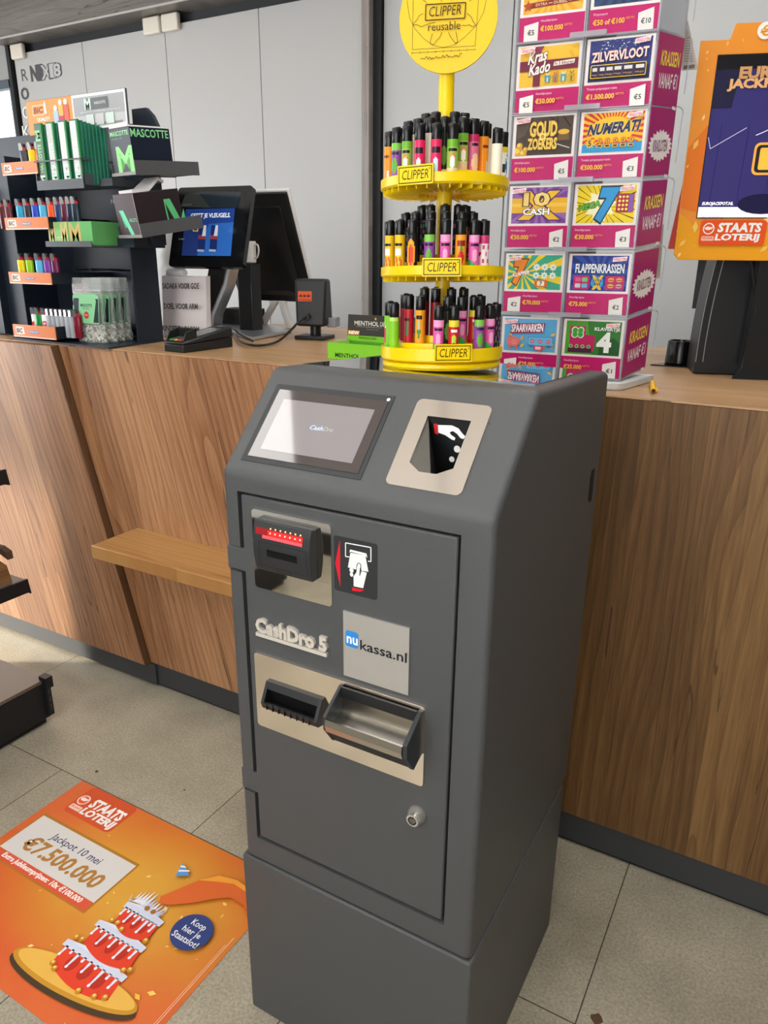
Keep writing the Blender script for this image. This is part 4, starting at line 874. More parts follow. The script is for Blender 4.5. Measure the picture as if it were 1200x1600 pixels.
# loose grey-printed tickets hanging behind the tower
TICK = mat('ticket_back', '#b4aaa0', .7)
for i, (pts, lab) in enumerate(((((1073, 24), (1091, 108), (1065, 110), (1066, 60)), 'grey printed ticket strip sticking out behind the top of the tower'), (((1037, 350), (1031, 434), (1024, 436), (1027, 360)), 'beige ticket strip sticking out behind the middle of the tower'))):
    Y_ = 1.945
    q = [uy(x, y, Y_) for x, y in pts]; c_ = sum(q, Vector()) / 4
    m = MB().hexa([v - c_ for v in q], [v - c_ + Vector((0, .002, 0)) for v in q], TICK)
    t = m.obj('ticket_strip', tower); t.location = c_ - tower.location
    if i == 0:
        p = MB(); a = Art(p, Vector((0, -.0004, 0)), (1, 0, 0), (0, 0, 1), 1, 1, 1, 1)
        for k in range(13):
            y = 48 + k * 4; xl = 1069; xr = 1074 + (y - 24) * .2 - 4
            P0, P1 = uy(xl, y, Y_) - c_, uy(xr, y, Y_) - c_; a.line([(P0.x, P0.z), (P1.x, P1.z)], .0016, '#8a7c74')
        P0, P1 = uy(1068, 108, Y_) - c_, uy(1086, 101, Y_) - c_; a.rect(P0.x, P0.z, P1.x, P1.z, '#6a5a52')
        p.obj('print', t)

# ================================================================== LOTTERY JACKPOT SIGN (right)
EO = Vector((-.22, 2.05, 0)); eu = unit(radians(19)); en = Vector((eu.y, -eu.x, 0))
sign = thing('jackpot_display', 'orange lottery jackpot display on a black stand at the right end of the counter', 'lottery display', EO + ZUP * CZ)
def ep(x, z, d=0.): return eu * x + ZUP * (z - CZ) + en * d        # local: x along the face, z world height, d towards the viewer
ORA = '#ef9a2b'
xL, xR = -.1235, .186
outl = [(xL + .012, 1.503), (xR - .012, 1.503), (xR, 1.515), (xR, 1.967), (.135, 1.967), (.127, 1.998), (-.054, 1.998), (-.062, 1.967), (xL, 1.967), (xL, 1.515)]
m = MB(); n = len(outl); ORM = mat('frame_orange', '#ec9328', .4)
m.add([ep(x, z, -.006) for x, z in outl] + [ep(x, z, 0) for x, z in outl], [tuple(range(n)), tuple(range(2 * n - 1, n - 1, -1))] + [(i, (i + 1) % n, (i + 1) % n + n, i + n) for i in range(n)], ORM)
a = Art(m, ep(0, 1.5, .0002), eu, ZUP, .001, .001, 1, 1, eps=.0002)      # mm from (0, 1.5)
def e_(px, py):
    r_ = ray(px, py); t_ = (EO - CAM).dot(en) / r_.dot(en); p = CAM + r_ * t_; return ((p - EO).dot(eu) * 1000, (p.z - 1.5) * 1000)
def epoly(pts, col): a.poly([e_(*p) for p in pts], col)
a.poly([(-123, 16), (-112, 4), (174, 4), (185, 16), (185, 120), (150, 70), (-60, 60), (-123, 110)], '#f0a51e')
a.poly([(-122, 120), (-82, 110), (-82, 300), (-122, 250)], '#e97a26')
rr = random.Random(4)
for px, py, s_, an in ((1137, 68, 5, .9), (1105, 82, 4, .2), (1104, 92, 3, .4), (1161, 63, 4, 1.2), (1106, 110, 3, .9), (1099, 184, 7, .7), (1087, 226, 12, .6), (1074, 260, 5, .5), (1086, 355, 14, 1.), (1066, 380, 11, .3), (1061, 398, 7, .6), (1058, 362, 5, 1.2), (1195, 346, 14, .2), (1193, 389, 11, .1), (1161, 385, 4, 0), (1085, 384, 5, .5)):
    x, z = e_(px, py); a.ell(x, z, s_, s_ * .45, rr.choice(['#f6c860', '#f8d890', '#f2b83a']), 4, an + .6)
def e_text(t, q0, q1, h0, col, **k):
    x0, z0 = e_(*q0); x1, z1 = e_(*q1); zt = e_(*h0)[1]; a.text(t, x0, z0, x1, zt, col, **k)
# euro amount on the tab
a.circ(8, 481, 17, '#f5f3ef'); a.text('€', -2, 471, 16, 491, '#e89a2c', bold=.06, shear=.1)
x0, z0 = e_(1097, 383); x1, z1 = e_(1190, 345)
a.rrect(-72, 36, 75, 93, 7, '#e8551d')
a.circ(-53, 74, 13, '#f6f2ee'); a.circ(-53, 74, 10.5, '#e8551d'); a.poly([(-63, 75), (-56, 79), (-48, 77), (-43, 80), (-45, 74), (-51, 71), (-58, 71)], '#f6f2ee')
a.rrect(-67, 47, -39, 57, 2, '#f3c9b2'); a.text('300 JAAR', -65, 49, -41, 55, '#e8551d', bold=.05)
a.text('STAATS', -32, 67, 62, 86, '#f9f5f1', bold=.09, shear=.12); a.text('LOTERIJ', -36, 44, 60, 62, '#f9f5f1', bold=.09, shear=.12)
m.obj('frame', sign)
m = MB(); xs0, xs1, zs0, zs1 = -.084, .146, 1.597, 1.938
m.hexa([ep(xs0, zs0, -.004), ep(xs1, zs0, -.004), ep(xs1, zs1, -.004), ep(xs0, zs1, -.004)], [ep(xs0, zs0, .0016), ep(xs1, zs0, .0016), ep(xs1, zs1, .0016), ep(xs0, zs1, .0016)], mat('sign_screen_edge', '#15161a', .3))
sc_ = m.obj('screen', sign)
m = MB(); a = Art(m, ep(0, 1.5, .0018), eu, ZUP, .001, .001, 1, 1, eps=.0002)
SB = lambda h, e: mat('display_%s_%d' % (h[1:], int(e * 100)), h, .08, emit=e, spec=.6)
a.rect(-82, 99, 144, 436, SB('#35306c', .30)); a.rect(-82, 408, 144, 436, SB('#17171c', .1)); a.poly([(-82, 408), (-82, 330), (-40, 330), (-30, 408)], SB('#20203c', .3))
a.rect(-82, 99, 144, 122, SB('#e6defc', .62)); a.rect(-40, 122, 144, 123, SB('#0d0f30', .3))
a.ell(58, 128, 55, 22, SB('#16163c', .3), 20)
for sx_ in range(3): a.line([(-60 + 60 * sx_, 124), (-55 + 60 * sx_, 300)], 1, SB('#1c1a5a', .35))
e_text('EUROJACKPOT.NL', (1096, 322), (1144, 322), (1096, 316), SB('#f2f0fa', .8), bold=.07, shear=.15); e_text('SPEEL BEWUST 18+', (1094, 342), (1130, 342), (1094, 339), SB('#4a4660', .2))
x0, z0 = e_(1155, 123); zt = e_(1155, 106)[1]; a.text('EURO', x0, z0, x0 + 92, zt, SB('#b98a5c', .45), bold=.1, out=SB('#4a3320', .2), ow=.04)
x0, z0 = e_(1136, 143); zt = e_(1136, 125)[1]; a.text('JACKPOT', x0, z0, x0 + 136, zt, SB('#c9996a', .5), bold=.1, out=SB('#4a3320', .2), ow=.04)
a.line([e_(1106, 215), e_(1109, 233), e_(1128, 222), e_(1166, 200)], 1.4, SB('#b8b8ce', .5)); a.line([e_(1180, 212), e_(1192, 207), e_(1215, 196)], 1.6, SB('#d8d8e8', .6))
a.rrect(22, 190, 92, 258, 12, SB('#e8a040', .6)); a.rrect(27, 195, 87, 253, 9, SB('#24232c', .2)); a.rrect(35, 201, 79, 247, 4, SB('#f0a83c', .7))
m.obj('display', sc_)
# red backing case behind the frame
m = MB(); q = [(xL + .002, 1.53), (xL + .002, 1.69), (xL + .02, 1.69), (xL + .02, 1.53)]
m.hexa([ep(xL - .014, 1.528, -.007), ep(xR - .02, 1.528, -.007), ep(xR - .02, 1.70, -.007), ep(xL + .003, 1.70, -.007)], [ep(xL - .008, 1.535, -.05), ep(xR - .03, 1.535, -.05), ep(xR - .03, 1.69, -.05), ep(xL + .012, 1.69, -.05)], mat('case_red', '#b8352a', .35)); m.obj('backing_case', sign)
# black curved stand body behind and below
SB_ = mat('stand_black', '#1b1c1f', .38)
def prof_x(z): return -.0258 + .27 * (z - 1.27) ** 2
zs = [1.222 + .30 * i / 10 for i in range(11)]
m = MB()
lft = [(prof_x(z), z) for z in zs]
q = lft + [(.24, zs[-1]), (.24, zs[0])]; n = len(q)
m.add([ep(x, z, -.07) for x, z in q] + [ep(x + .004, z, -.19) for x, z in q], [tuple(range(n)), tuple(range(2 * n - 1, n - 1, -1))] + [(i, (i + 1) % n, (i + 1) % n + n, i + n) for i in range(n)], SB_); m.obj('stand', sign, .002)
m = MB()
for dx in (.0015, .019): m.tube([ep(prof_x(z) + dx, z, -.069) for z in zs[1:]], .0012, mat('trim_line', '#8e8f92', .3), 6, 2)
m.obj('trim_line', sign)
m = MB().tube([ep(.054, 1.52, -.02), ep(.070, 1.46, -.015), ep(.084, 1.40, -.012), ep(.083, 1.33, -.012), ep(.075, 1.232, -.01)], .0042, BLACK, 8); m.obj('cable', sign)
m = MB().hexa([ep(.052, CZ + .0005, .0), ep(.20, CZ + .0005, .0), ep(.20, CZ + .0005, -.08), ep(.075, CZ + .0005, -.08)], [ep(.075, CZ + .03, -.004), ep(.20, CZ + .03, -.004), ep(.20, CZ + .03, -.08), ep(.085, CZ + .03, -.08)], BLACK).hexa([ep(.075, CZ + .03, -.004), ep(.2, CZ + .03, -.004), ep(.2, CZ + .03, -.05), ep(.075, CZ + .03, -.05)], [ep(.078, 1.52, -.012), ep(.2, 1.52, -.012), ep(.2, 1.52, -.05), ep(.078, 1.52, -.05)], BLACK); m.obj('foot', sign)
# small dark cabinet frame seen behind the sign
Yb = 2.34; p0 = uy(1081, 482, Yb); p1 = uy(1112, 405, Yb)
m = MB().box(p0.x, p1.x + .04, Yb, Yb + .05, p0.z, p1.z + .05, BLACK).box(p0.x + .022, p0.x + .034, Yb - .002, Yb, p0.z + .02, p1.z + .05, mat('frame_inner_grey', '#6f7276', .5))
m.box(p1.x, p1.x + .03, Yb + .01, Yb + .04, CZ, p0.z, BLACK).box(p1.x - .03, p1.x + .06, Yb - .02, Yb + .07, CZ, CZ + .008, BLACK)
o = m.obj('card_reader_frame'); tag(o, 'narrow black upright frame behind the orange jackpot display', 'device')

# black cup on a black pad, yellow pen
o = MB().lathe([(.036, 0), (.038, .003), (.0355, .060), (.034, .063), (.031, .064), (.030, .058)], mat('cup_black', '#0e0e10', .2), 40).obj('cup')
o.location = (-.333, 2.285, CZ + .0035); tag(o, 'black round cup standing on a black pad right of the ticket tower', 'cup')
o = MB().prism([(-.065, -.035), (.045, -.035), (.045, .045), (-.03, .045)], 'Z', 0, .003, mat('pad_black', '#08080a', .15)).obj('counter_pad'); o.location = (-.333, 2.255, CZ + .0003); tag(o, 'thin glossy black pad lying under the black cup', 'pad')
pa = uz(1021, 612, CZ + .006); pb = uz(1018, 587, CZ + .008); dv = (pb - pa).normalized(); ang = atan2(dv.y, dv.x)
pen = thing('pen', 'yellow pen lying on the counter right of the ticket tower', 'pen', (pa.x, pa.y, CZ + .0063), ang)
PT = Matrix.Rotation(pi / 2, 4, 'Y')
MB().lathe([(.0045, .010), (.0062, .014), (.006, .135)], mat('pen_yellow', '#f0b81c', .3), 20, M=PT).obj('barrel', pen)
MB().lathe([(.0012, -.002), (.0044, .010)], BLACK, 16, M=PT).obj('tip', pen)
MB().box(.014, .05, -.0098, -.0062, -.002, .002, mat('pen_yellow', '#f0b81c', .3)).obj('clip', pen, .0008)
MB().lathe([(.0062, .134), (.0062, .139), (.003, .144)], mat('pen_end', '#b8902a', .3), 16, M=PT).obj('push_button', pen)

# ================================================================== MENTHOL BOX
GRN = mat('box_green', '#7cc72e', .35); GRN2 = mat('box_green_pale', '#a8d86a', .4); CARD = mat('box_cardboard', '#b3a58c', .8)
bx0, by0 = -1.2436, 1.846; bw, bd = .27, .12
zf = uy(514, 535, by0).z
mb_ = thing('cigarette_paper_box', 'green and black open display box on the counter left of the lighter stand', 'display box', (bx0, by0, CZ + .0002))
h = zf - CZ
MB().box(0, bw, 0, .003, 0, h, GRN).box(0, .003, .003, bd, 0, h, GRN2).box(bw - .003, bw, .003, bd, 0, h, GRN).box(.003, bw - .003, .003, bd, 0, .003, CARD).obj('tray', mb_)
yb_ = by0 + bd
def bq(px, py): p = uy(px, py, yb_); return (p.x - bx0, p.z - CZ)
l0 = bq(545, 491); l1 = bq(543, 536); l2x = bw
m = MB().prism([(l1[0], l1[1] - .015), (l2x, l1[1] - .015), (l2x - .004, l0[1]), (l0[0], l0[1])], 'Y', bd - .003, bd, mat('lid_dark', '#3a3836', .35)); zgr = bq(541, 523)[1]
a = Art(m, (l0[0], bd - .0032, 0), (1, 0, 0), (0, 0, 1), .001, .001, 1, 1, eps=.00015)
X = lambda px, py: ((bq(px, py)[0] - l0[0]) * 1000, bq(px, py)[1] * 1000)
a.poly([(-3, X(541, 537)[1] - 10), ((bw - l0[0]) * 1000 - 1, X(541, 537)[1] - 10), ((bw - l0[0]) * 1000 - 1, X(541, 523)[1]), (-3, X(541, 523)[1])], '#79c030'); a.poly([X(541, 537), (150, X(541, 537)[1] - 2), (150, X(541, 532)[1]), X(541, 531)], '#4f9a26')
x0, z0 = X(555, 508); x1, zt = X(593, 503); a.text('MENTHOL', x0, z0, x1, zt, '#ece8de', bold=.01); a.text('CAPSULES', x1 + 4, z0, x1 + 42, zt, '#ece8de', bold=.01); x0, z0 = X(557, 510); a.line([(x0, z0), (x0 + 90, z0)], .6, '#cfc8ba')
x0, z0 = X(588, 498); a.star(x0, z0, 5, 4.4, 2, '#d9a548'); a.ell(x0, z0 - 2, 3, 2.4, '#d9a548', 12)
x0, z0 = X(545, 522); x1, zt = X(563, 517); a.poly([(x0, z0), (x1 - 2, z0), (x1, zt), (x0 + 1, zt)], '#e0a050'); a.text('NEW', x0 + 3, z0 + 1.2, x1 - 4, zt - 1.2, '#fff6e4', bold=.05, shear=.2)
x0, z0 = X(562, 529); a.text('INFUSION CARD', x0, z0, x0 + 62, z0 + 6, '#3f6a2a', bold=.02); x0, z0 = X(574, 515); a.text('flavour infusion card', x0, z0, x0 + 40, z0 + 2.6, '#b09a7a')
m.obj('lid', mb_)
m = MB(); a = Art(m, (0, -.0003, 0), (1, 0, 0), (0, 0, 1), .001, .001, 1, 1); p = uy(524, 556, by0); a.text('MENTHOL', (p.x - bx0) * 1000, (p.z - CZ) * 1000 - 3, (p.x - bx0) * 1000 + 84, (p.z - CZ) * 1000 + 9, '#1d2a14', bold=.04); m.obj('front_print', mb_)
pw = MB().prism([(.003, .0), (l1[0], .0), (l1[0], l1[1] + .03), (.003, h + .035)], 'Y', bd, bd + .003, CARD); pw.obj('inner_wall', mb_)

# ================================================================== POINT OF SALE
SIL = mat('pos_silver', '#b9bbbf', .28, metal=.8)
PLO = Vector((-1.95, 2.12, 0)); pu = unit(radians(7)); pn = Vector((pu.y, -pu.x, 0))
scrA = thing('customer_screen', 'black tilted customer screen with a blue advert on a silver stand behind the counter', 'screen', PLO + ZUP * CZ)
def sq_(px, py, Y0):   # pixel -> local point on the leaning screen plane
    pass
tl, tr_, br_, bl_ = [], [], [], []
# leaning plane: through the screen's lower edge, top pushed back by 19 degrees
ln = radians(19); bot = PLO + Vector((0, -.045, 0)) + ZUP * 1.478
sup = (ZUP * cos(ln) + (-pn) * sin(ln)); snn = pu.cross(sup)
def on_screen(px, py):
    r_ = ray(px, py); t_ = (bot - CAM).dot(snn) / r_.dot(snn); p = CAM + r_ * t_ - bot; return p.dot(pu), p.dot(sup)
cs = [on_screen(*p) for p in ((277, 294), (393, 289), (381, 418), (265, 416))]
x0 = (cs[0][0] + cs[3][0]) / 2; x1 = (cs[1][0] + cs[2][0]) / 2; s0 = (cs[2][1] + cs[3][1]) / 2; s1 = (cs[0][1] + cs[1][1]) / 2
LB_ = bot - (PLO + ZUP * CZ)
def lp_(x, s, d=0.): return LB_ + pu * x + sup * s + snn * d
def rr2(x0, x1, s0, s1, r, seg=5):
    return rounded(x0, x1, s0, s1, r, seg)
R_ = rr2(x0, x1, s0, s1, .012)
m = MB(); n = len(R_); m.add([lp_(x, s, 0) for x, s in R_] + [lp_(x, s, -.022) for x, s in R_], [tuple(range(n)), tuple(range(2 * n - 1, n - 1, -1))] + [(i, (i + 1) % n, (i + 1) % n + n, i + n) for i in range(n)], mat('screen_shell', '#111214', .12, spec=.6)); m.obj('housing', scrA)
m = MB(); a = Art(m, lp_(0, 0, .0003), pu, sup, .001, .001, 1, 1, eps=.0002)
S_ = lambda px, py: tuple(v * 1000 for v in on_screen(px, py))
def P3(x, y): return (220 + x / 3.75, 270 + y / 3.75)
DS = lambda h, e: mat('advert_%s_%d' % (h[1:], int(e * 100)), h, .08, emit=e, spec=.6)
SQ = lambda *pts: [S_(*P3(*q)) for q in pts]
a.poly(SQ((205, 485), (595, 490), (610, 115), (248, 130)), DS('#15181c', .05)); a.poly(SQ((232, 200), (420, 206), (400, 108), (262, 126)), DS('#3d4340', .12)); a.poly(SQ((330, 110), (410, 206), (430, 206), (560, 206), (590, 112)), DS('#26303a', .08))
a.poly(SQ((240, 486), (528, 488), (552, 208), (265, 214)), DS('#22418c', .35)); a.poly(SQ((330, 486), (528, 488), (545, 290), (400, 300)), DS('#2c62b0', .4)); a.poly(SQ((240, 486), (330, 486), (345, 330), (255, 340)), DS('#253a7a', .3))
b0, b1, t0 = S_(*P3(292, 272)), S_(*P3(524, 268)), S_(*P3(296, 240)); a.text('GEEFT JE VLEUGELS.', b0[0], b0[1], b1[0], t0[1], DS('#dfe4ea', .6), bold=.05)
for cx_ in (360, 430): a.poly(SQ((cx_ - 26, 460), (cx_ + 16, 462), (cx_ + 26, 310), (cx_ - 14, 308)), DS('#1c2f6a', .3)); a.poly(SQ((cx_ - 22, 390), (cx_ + 20, 392), (cx_ + 24, 368), (cx_ - 20, 366)), DS('#8a3a44', .35)); a.poly(SQ((cx_, 372), (cx_ + 22, 372), (cx_ + 26, 310), (cx_ + 12, 308)), DS('#c8ccd4', .45)); a.poly(SQ((cx_ - 28, 462), (cx_ + 12, 464), (cx_ + 14, 452), (cx_ - 26, 450)), DS('#a8acb4', .4))
a.poly(SQ((308, 345), (338, 346), (340, 322), (310, 321)), DS('#d8b83a', .5)); a.poly(SQ((312, 340), (334, 341), (335, 330), (314, 329)), DS('#2a3a5a', .4))
b0, b1, t0 = S_(*P3(248, 195)), S_(*P3(300, 193)), S_(*P3(248, 186)); a.text('WELKOM', b0[0], b0[1], b1[0], t0[1], DS('#8a908c', .15)); b0, b1, t0 = S_(*P3(228, 396)), S_(*P3(258, 394)), S_(*P3(228, 386)); a.text('1,00', b0[0], b0[1], b1[0], t0[1], DS('#aab0b4', .3))
m.obj('display', scrA)
# S-shaped neck, silver sides, black front
def npt(px, py, Y): return uy(px, py, Y) - (PLO + ZUP * CZ)
YN = 2.19
lft = [(322, 412), (318, 440), (312, 465), (308, 490), (312, 512)]; rgt = [(352, 412), (348, 440), (340, 468), (328, 495), (318, 520)]
neckL = [npt(*p, YN) for p in ((327, 414), (323, 440), (314, 462), (309, 482), (306, 508))]; neckR = [npt(*p, YN) for p in ((352, 414), (347, 440), (337, 465), (327, 490), (320, 510))]
silR = [npt(*p, YN) for p in ((360, 416), (354, 446), (345, 468), (335, 492), (333, 510))]
def ribbon(m, A, B, thick, mt):
    n = len(A); v = []
    for p, q in zip(A, B): v += [p, q, q + Vector((0, thick, 0)), p + Vector((0, thick, 0))]
    f = []
    for i in range(n - 1):
        for k in range(4): f.append((i * 4 + k, i * 4 + (k + 1) % 4, i * 4 + 4 + (k + 1) % 4, i * 4 + 4 + k))
    f += [(0, 1, 2, 3), (n * 4 - 1, n * 4 - 2, n * 4 - 3, n * 4 - 4)]
    m.add(v, f, mt, True)
m = MB(); ribbon(m, neckL, neckR, .05, mat('neck_black', '#18191b', .22)); m.obj('neck', scrA)
m = MB(); ribbon(m, [p + Vector((.0008, .004, 0)) for p in neckR], silR, .05, SIL); m.obj('neck_trim', scrA)
q = [uz(*p, CZ + .001) for p in ((330, 512), (400, 506), (456, 520), (394, 533))]
q = [v - (PLO + ZUP * CZ) for v in q]
MB().hexa(q, [v + ZUP * .012 for v in q], SIL).obj('base_plate', scrA, .003)
# operator monitor: its dark back faces the photographer
MO = uy(430, 400, 2.50); mo = thing('operator_monitor', 'large dark monitor seen from behind, leaning, right of the customer screen', 'monitor', (MO.x, MO.y, CZ))
ml = radians(24); mu_ = unit(radians(4)); mnn = Vector((mu_.y, -mu_.x, 0)); mup = ZUP * cos(ml) + mnn * sin(ml); mn_ = mu_.cross(mup)
def on_mon(px, py):
    r_ = ray(px, py); t_ = (MO - CAM).dot(mn_) / r_.dot(mn_); p = CAM + r_ * t_ - MO; return p.dot(mu_), p.dot(mup)
xa = on_mon(366, 380)[0] - .06; xb = (on_mon(448, 297)[0] + on_mon(481, 436)[0]) / 2; sa, sb = on_mon(430, 471)[1], on_mon(448, 299)[1]
MZ = Vector((0, 0, MO.z - CZ))
def mp_(x, s, d=0.): return MZ + mu_ * x + mup * s + mn_ * d
m = MB(); m.hexa([mp_(xa, sa, -.004), mp_(xb, sa, -.004), mp_(xb, sb, -.004), mp_(xa, sb, -.004)], [mp_(xa + .01, sa + .005, .004), mp_(xb - .004, sa + .005, .004), mp_(xb - .004, sb - .004, .004), mp_(xa + .01, sb - .004, .004)], mat('monitor_back', '#0e0f11', .35)); m.obj('back_shell', mo, .003)
m = MB(); m.hexa([mp_(xa + .05, sa + .03, .0045), mp_(xb - .04, sa + .03, .0045), mp_(xb - .04, sb - .05, .0045), mp_(xa + .05, sb - .05, .0045)], [mp_(xa + .1, sa + .06, .022), mp_(xb - .09, sa + .06, .022), mp_(xb - .09, sb - .1, .022), mp_(xa + .1, sb - .1, .022)], mat('monitor_back', '#0e0f11', .35)); m.obj('back_bulge', mo, .004)
m = MB(); m.hexa([mp_(xa, sa, -.020), mp_(xb + .006, sa - .002, -.020), mp_(xb + .006, sb + .006, -.020), mp_(xa, sb + .006, -.020)], [mp_(xa, sa, -.0045), mp_(xb + .006, sa - .002, -.0045), mp_(xb + .006, sb + .006, -.0045), mp_(xa, sb + .006, -.0045)], mat('monitor_rim', '#d8d8d6', .35)); m.obj('front_rim', mo, .003)
WST = mat('stand_white', '#d9d8d4', .4)
for (p0, p1) in (((424, 470), (402, 514)), ((434, 470), (447, 508))):
    A = uy(*p0, 2.54) - Vector((MO.x, MO.y, CZ)); B = uy(*p1, 2.56) - Vector((MO.x, MO.y, CZ)); B.z = .0005
    m = MB().hexa([B, B + Vector((.03, 0, 0)), B + Vector((.03, .02, 0)), B + Vector((0, .02, 0))], [A, A + Vector((.03, 0, 0)), A + Vector((.03, .02, 0)), A + Vector((0, .02, 0))], WST); m.obj('stand_leg', mo, .002)
m = MB().tube([uy(*p, 2.56) - Vector((MO.x, MO.y, CZ)) for p in ((392, 472), (386, 480), (392, 492), (408, 502))], .0022, BLACK, 6); m.obj('cable', mo)
# cup handle peeping out between the screens
c0 = uy(386, 396, 2.31); o = thing('mug', 'white mug with its handle showing between the two screens', 'mug', (c0.x - .012, c0.y + .02, 0))
o.location.z = uy(386, 411, 2.31).z
MB().lathe([(.026, 0), (.03, .003), (.031, .078), (.0285, .078), (.028, .006)], WHITE, 32, caps=False).cyl((0, 0, 0), .026, .004, 'Z', WHITE).obj('bowl', o)
MB().tube([(.029, 0, .064), (.046, 0, .066), (.052, 0, .046), (.044, 0, .022), (.029, 0, .016)], .0035, WHITE, 8).obj('handle', o)
# shelf the mug stands on
z_ = o.location.z; b_ = MB().box(-.035, .035, -.03, .028, CZ + .001 - z_, -.0005, mat('monitor_back', '#0e0f11', .35)).obj('receipt_printer', None, .004); b_.location = (o.location.x, o.location.y, z_)
tag(b_, 'black receipt printer under the white mug, behind the customer screen', 'printer')
# black box behind the neck
q = [uy(345, 512, 2.47), uy(390, 484, 2.47)]
o = MB().box(0, q[1].x - q[0].x, 0, .10, 0, q[1].z - CZ, BLACKM).obj('cash_box', None, .003); o.location = (q[0].x, 2.47, CZ + .0005); tag(o, 'flat black box on the counter behind the silver screen stand', 'box')
# scanner
so = uy(488, 470, 2.27); scn = thing('barcode_scanner', 'black presentation scanner with an orange sticker, left of the green box', 'scanner', (so.x, so.y, CZ + .0005), radians(16))
hz = uy(490, 436, 2.27).z - CZ; lz = uy(490, 510, 2.27).z - CZ
m = MB(); w0 = .058; ds = .075
m.hexa([(-w0, -.02, lz), (w0 - .008, -.02, lz), (w0 - .004, ds, lz), (-w0, ds, lz)], [(-w0 - .008, -.005, hz), (w0 - .004, -.005, hz), (w0 - .006, ds - .02, hz), (-w0, ds - .02, hz)], mat('scanner_black', '#1a1b1d', .45)); m.obj('head', scn, .010, 3)
m = MB(); a = Art(m, (-.052, -.0155, 0), (1, 0, 0), Vector((0, .015 / (hz - lz), 1)), .001, .001, 1, 1, eps=.0003, start=2)
m.obj('x', scn) if False else None
zs_ = lz + .62 * (hz - lz); yy_ = lambda z: -.02 + .015 * (z - lz) / (hz - lz) - .0012
m = MB(); m.add([(-.050, yy_(zs_ - .014), zs_ - .014), (.002, yy_(zs_ - .014), zs_ - .014), (.002, yy_(zs_ + .02), zs_ + .02), (-.050, yy_(zs_ + .02), zs_ + .02)], [(0, 1, 2, 3)], ink('#d2562e', .5))
for k, (xa_, xb_, za_, zb_) in enumerate(((-.044, -.034, .0, .008), (-.030, -.020, .0, .008), (-.016, -.004, .0, .008), (-.046, -.002, -.010, -.008))): m.add([(xa_, yy_(zs_ + za_) - .0003, zs_ + za_), (xb_, yy_(zs_ + za_) - .0003, zs_ + za_), (xb_, yy_(zs_ + zb_) - .0003, zs_ + zb_), (xa_, yy_(zs_ + zb_) - .0003, zs_ + zb_)], [(0, 1, 2, 3)], ink('#5a1c12', .5))
m.obj('sticker', scn)
MB().cyl((.0, .03, .012), .02, lz - .008, 'Z', BLACK, 20).obj('neck', scn)
MB().prism([(-.06, -.035), (.055, -.04), (.065, .06), (-.05, .065)], 'Z', 0, .014, BLACK).obj('base', scn, .003)
MB().cyl((-.012, -.034, lz + .035), .011, .02, 'Y', BLACK, 16).obj('cable_plug', scn)
MB().box(w0 - .012, w0 + .022, .02, ds, lz - .004, lz + .03, mat('scanner_window', '#77797c', .2)).obj('window', scn, .003)
M_ = Matrix.Translation(scn.location) @ Matrix.Rotation(radians(16), 4, 'Z')
plug = M_ @ Vector((-.012, -.034, lz + .035))
cb = MB().tube([plug, plug + Vector((-.01, -.03, -.015)), uz(455, 515, CZ + .04), uz(435, 533, CZ + .010), uz(405, 540, CZ + .009), uz(378, 535, CZ + .010), uz(366, 522, CZ + .012), uz(352, 514, CZ + .012)], .0042, BLACK, 8).tube([uz(395, 533, CZ + .005), uz(374, 522, CZ + .018), uz(364, 514, CZ + .03), uz(340, 511, CZ + .006)], .003, BLACK, 8).obj('scanner_cable')
tag(cb, 'black cable running over the counter from the scanner to the card terminal', 'cable')
# payment terminal
F, Lc, Rc = uz(287, 552, CZ), uz(256, 548, CZ), uz(364, 542, CZ)
ua = (Rc - F).normalized(); wv = Vector((-ua.y, ua.x, 0)); Lw = .085; Ll = (Rc - F).length
ter = thing('payment_terminal', 'black card payment terminal with coloured keys at the counter edge', 'payment terminal', F + ZUP * .0005)
tp_ = lambda l, w_, z: ua * l + wv * w_ + ZUP * z
h0 = uy(287, 536, F.y).z - CZ
TB = mat('terminal_black', '#1c1d1f', .4)
m = MB().hexa([tp_(0, 0, 0), tp_(Ll, 0, 0), tp_(Ll, Lw, 0), tp_(0, Lw, 0)], [tp_(0, 0, h0 * .75), tp_(Ll, 0, h0 * 1.05), tp_(Ll, Lw, h0 * 1.05), tp_(0, Lw, h0 * .75)], TB); m.obj('body', ter, .003)
m = MB().hexa([tp_(-.002, -.004, h0 * .80), tp_(Ll, -.004, h0 * 1.1), tp_(Ll, Lw, h0 * 1.1), tp_(-.002, Lw, h0 * .80)], [tp_(.002, 0, h0 * 1.05), tp_(Ll, 0, h0 * 2.05), tp_(Ll, Lw, h0 * 2.05), tp_(.002, Lw, h0 * 1.05)], TB); m.obj('keypad_deck', ter, .004)
dk_ = lambda l, w_, up: tp_(l, w_, h0 * (1.05 + l / Ll) + up)
m = MB()
for wq in (.004, Lw - .008): m.hexa([dk_(.006, wq, 0), dk_(.062, wq, -.012), dk_(.062, wq + .004, -.012), dk_(.006, wq + .004, 0)], [dk_(.020, wq, .024), dk_(.062, wq, .028), dk_(.062, wq + .004, .028), dk_(.020, wq + .004, .024)], TB)
m.hexa([dk_(.058, .004, -.01), dk_(.064, .004, -.01), dk_(.064, Lw - .004, -.01), dk_(.058, Lw - .004, -.01)], [dk_(.056, .004, .028), dk_(.064, .004, .028), dk_(.064, Lw - .004, .028), dk_(.056, Lw - .004, .028)], TB); m.obj('privacy_shield', ter, .001)
m = MB()
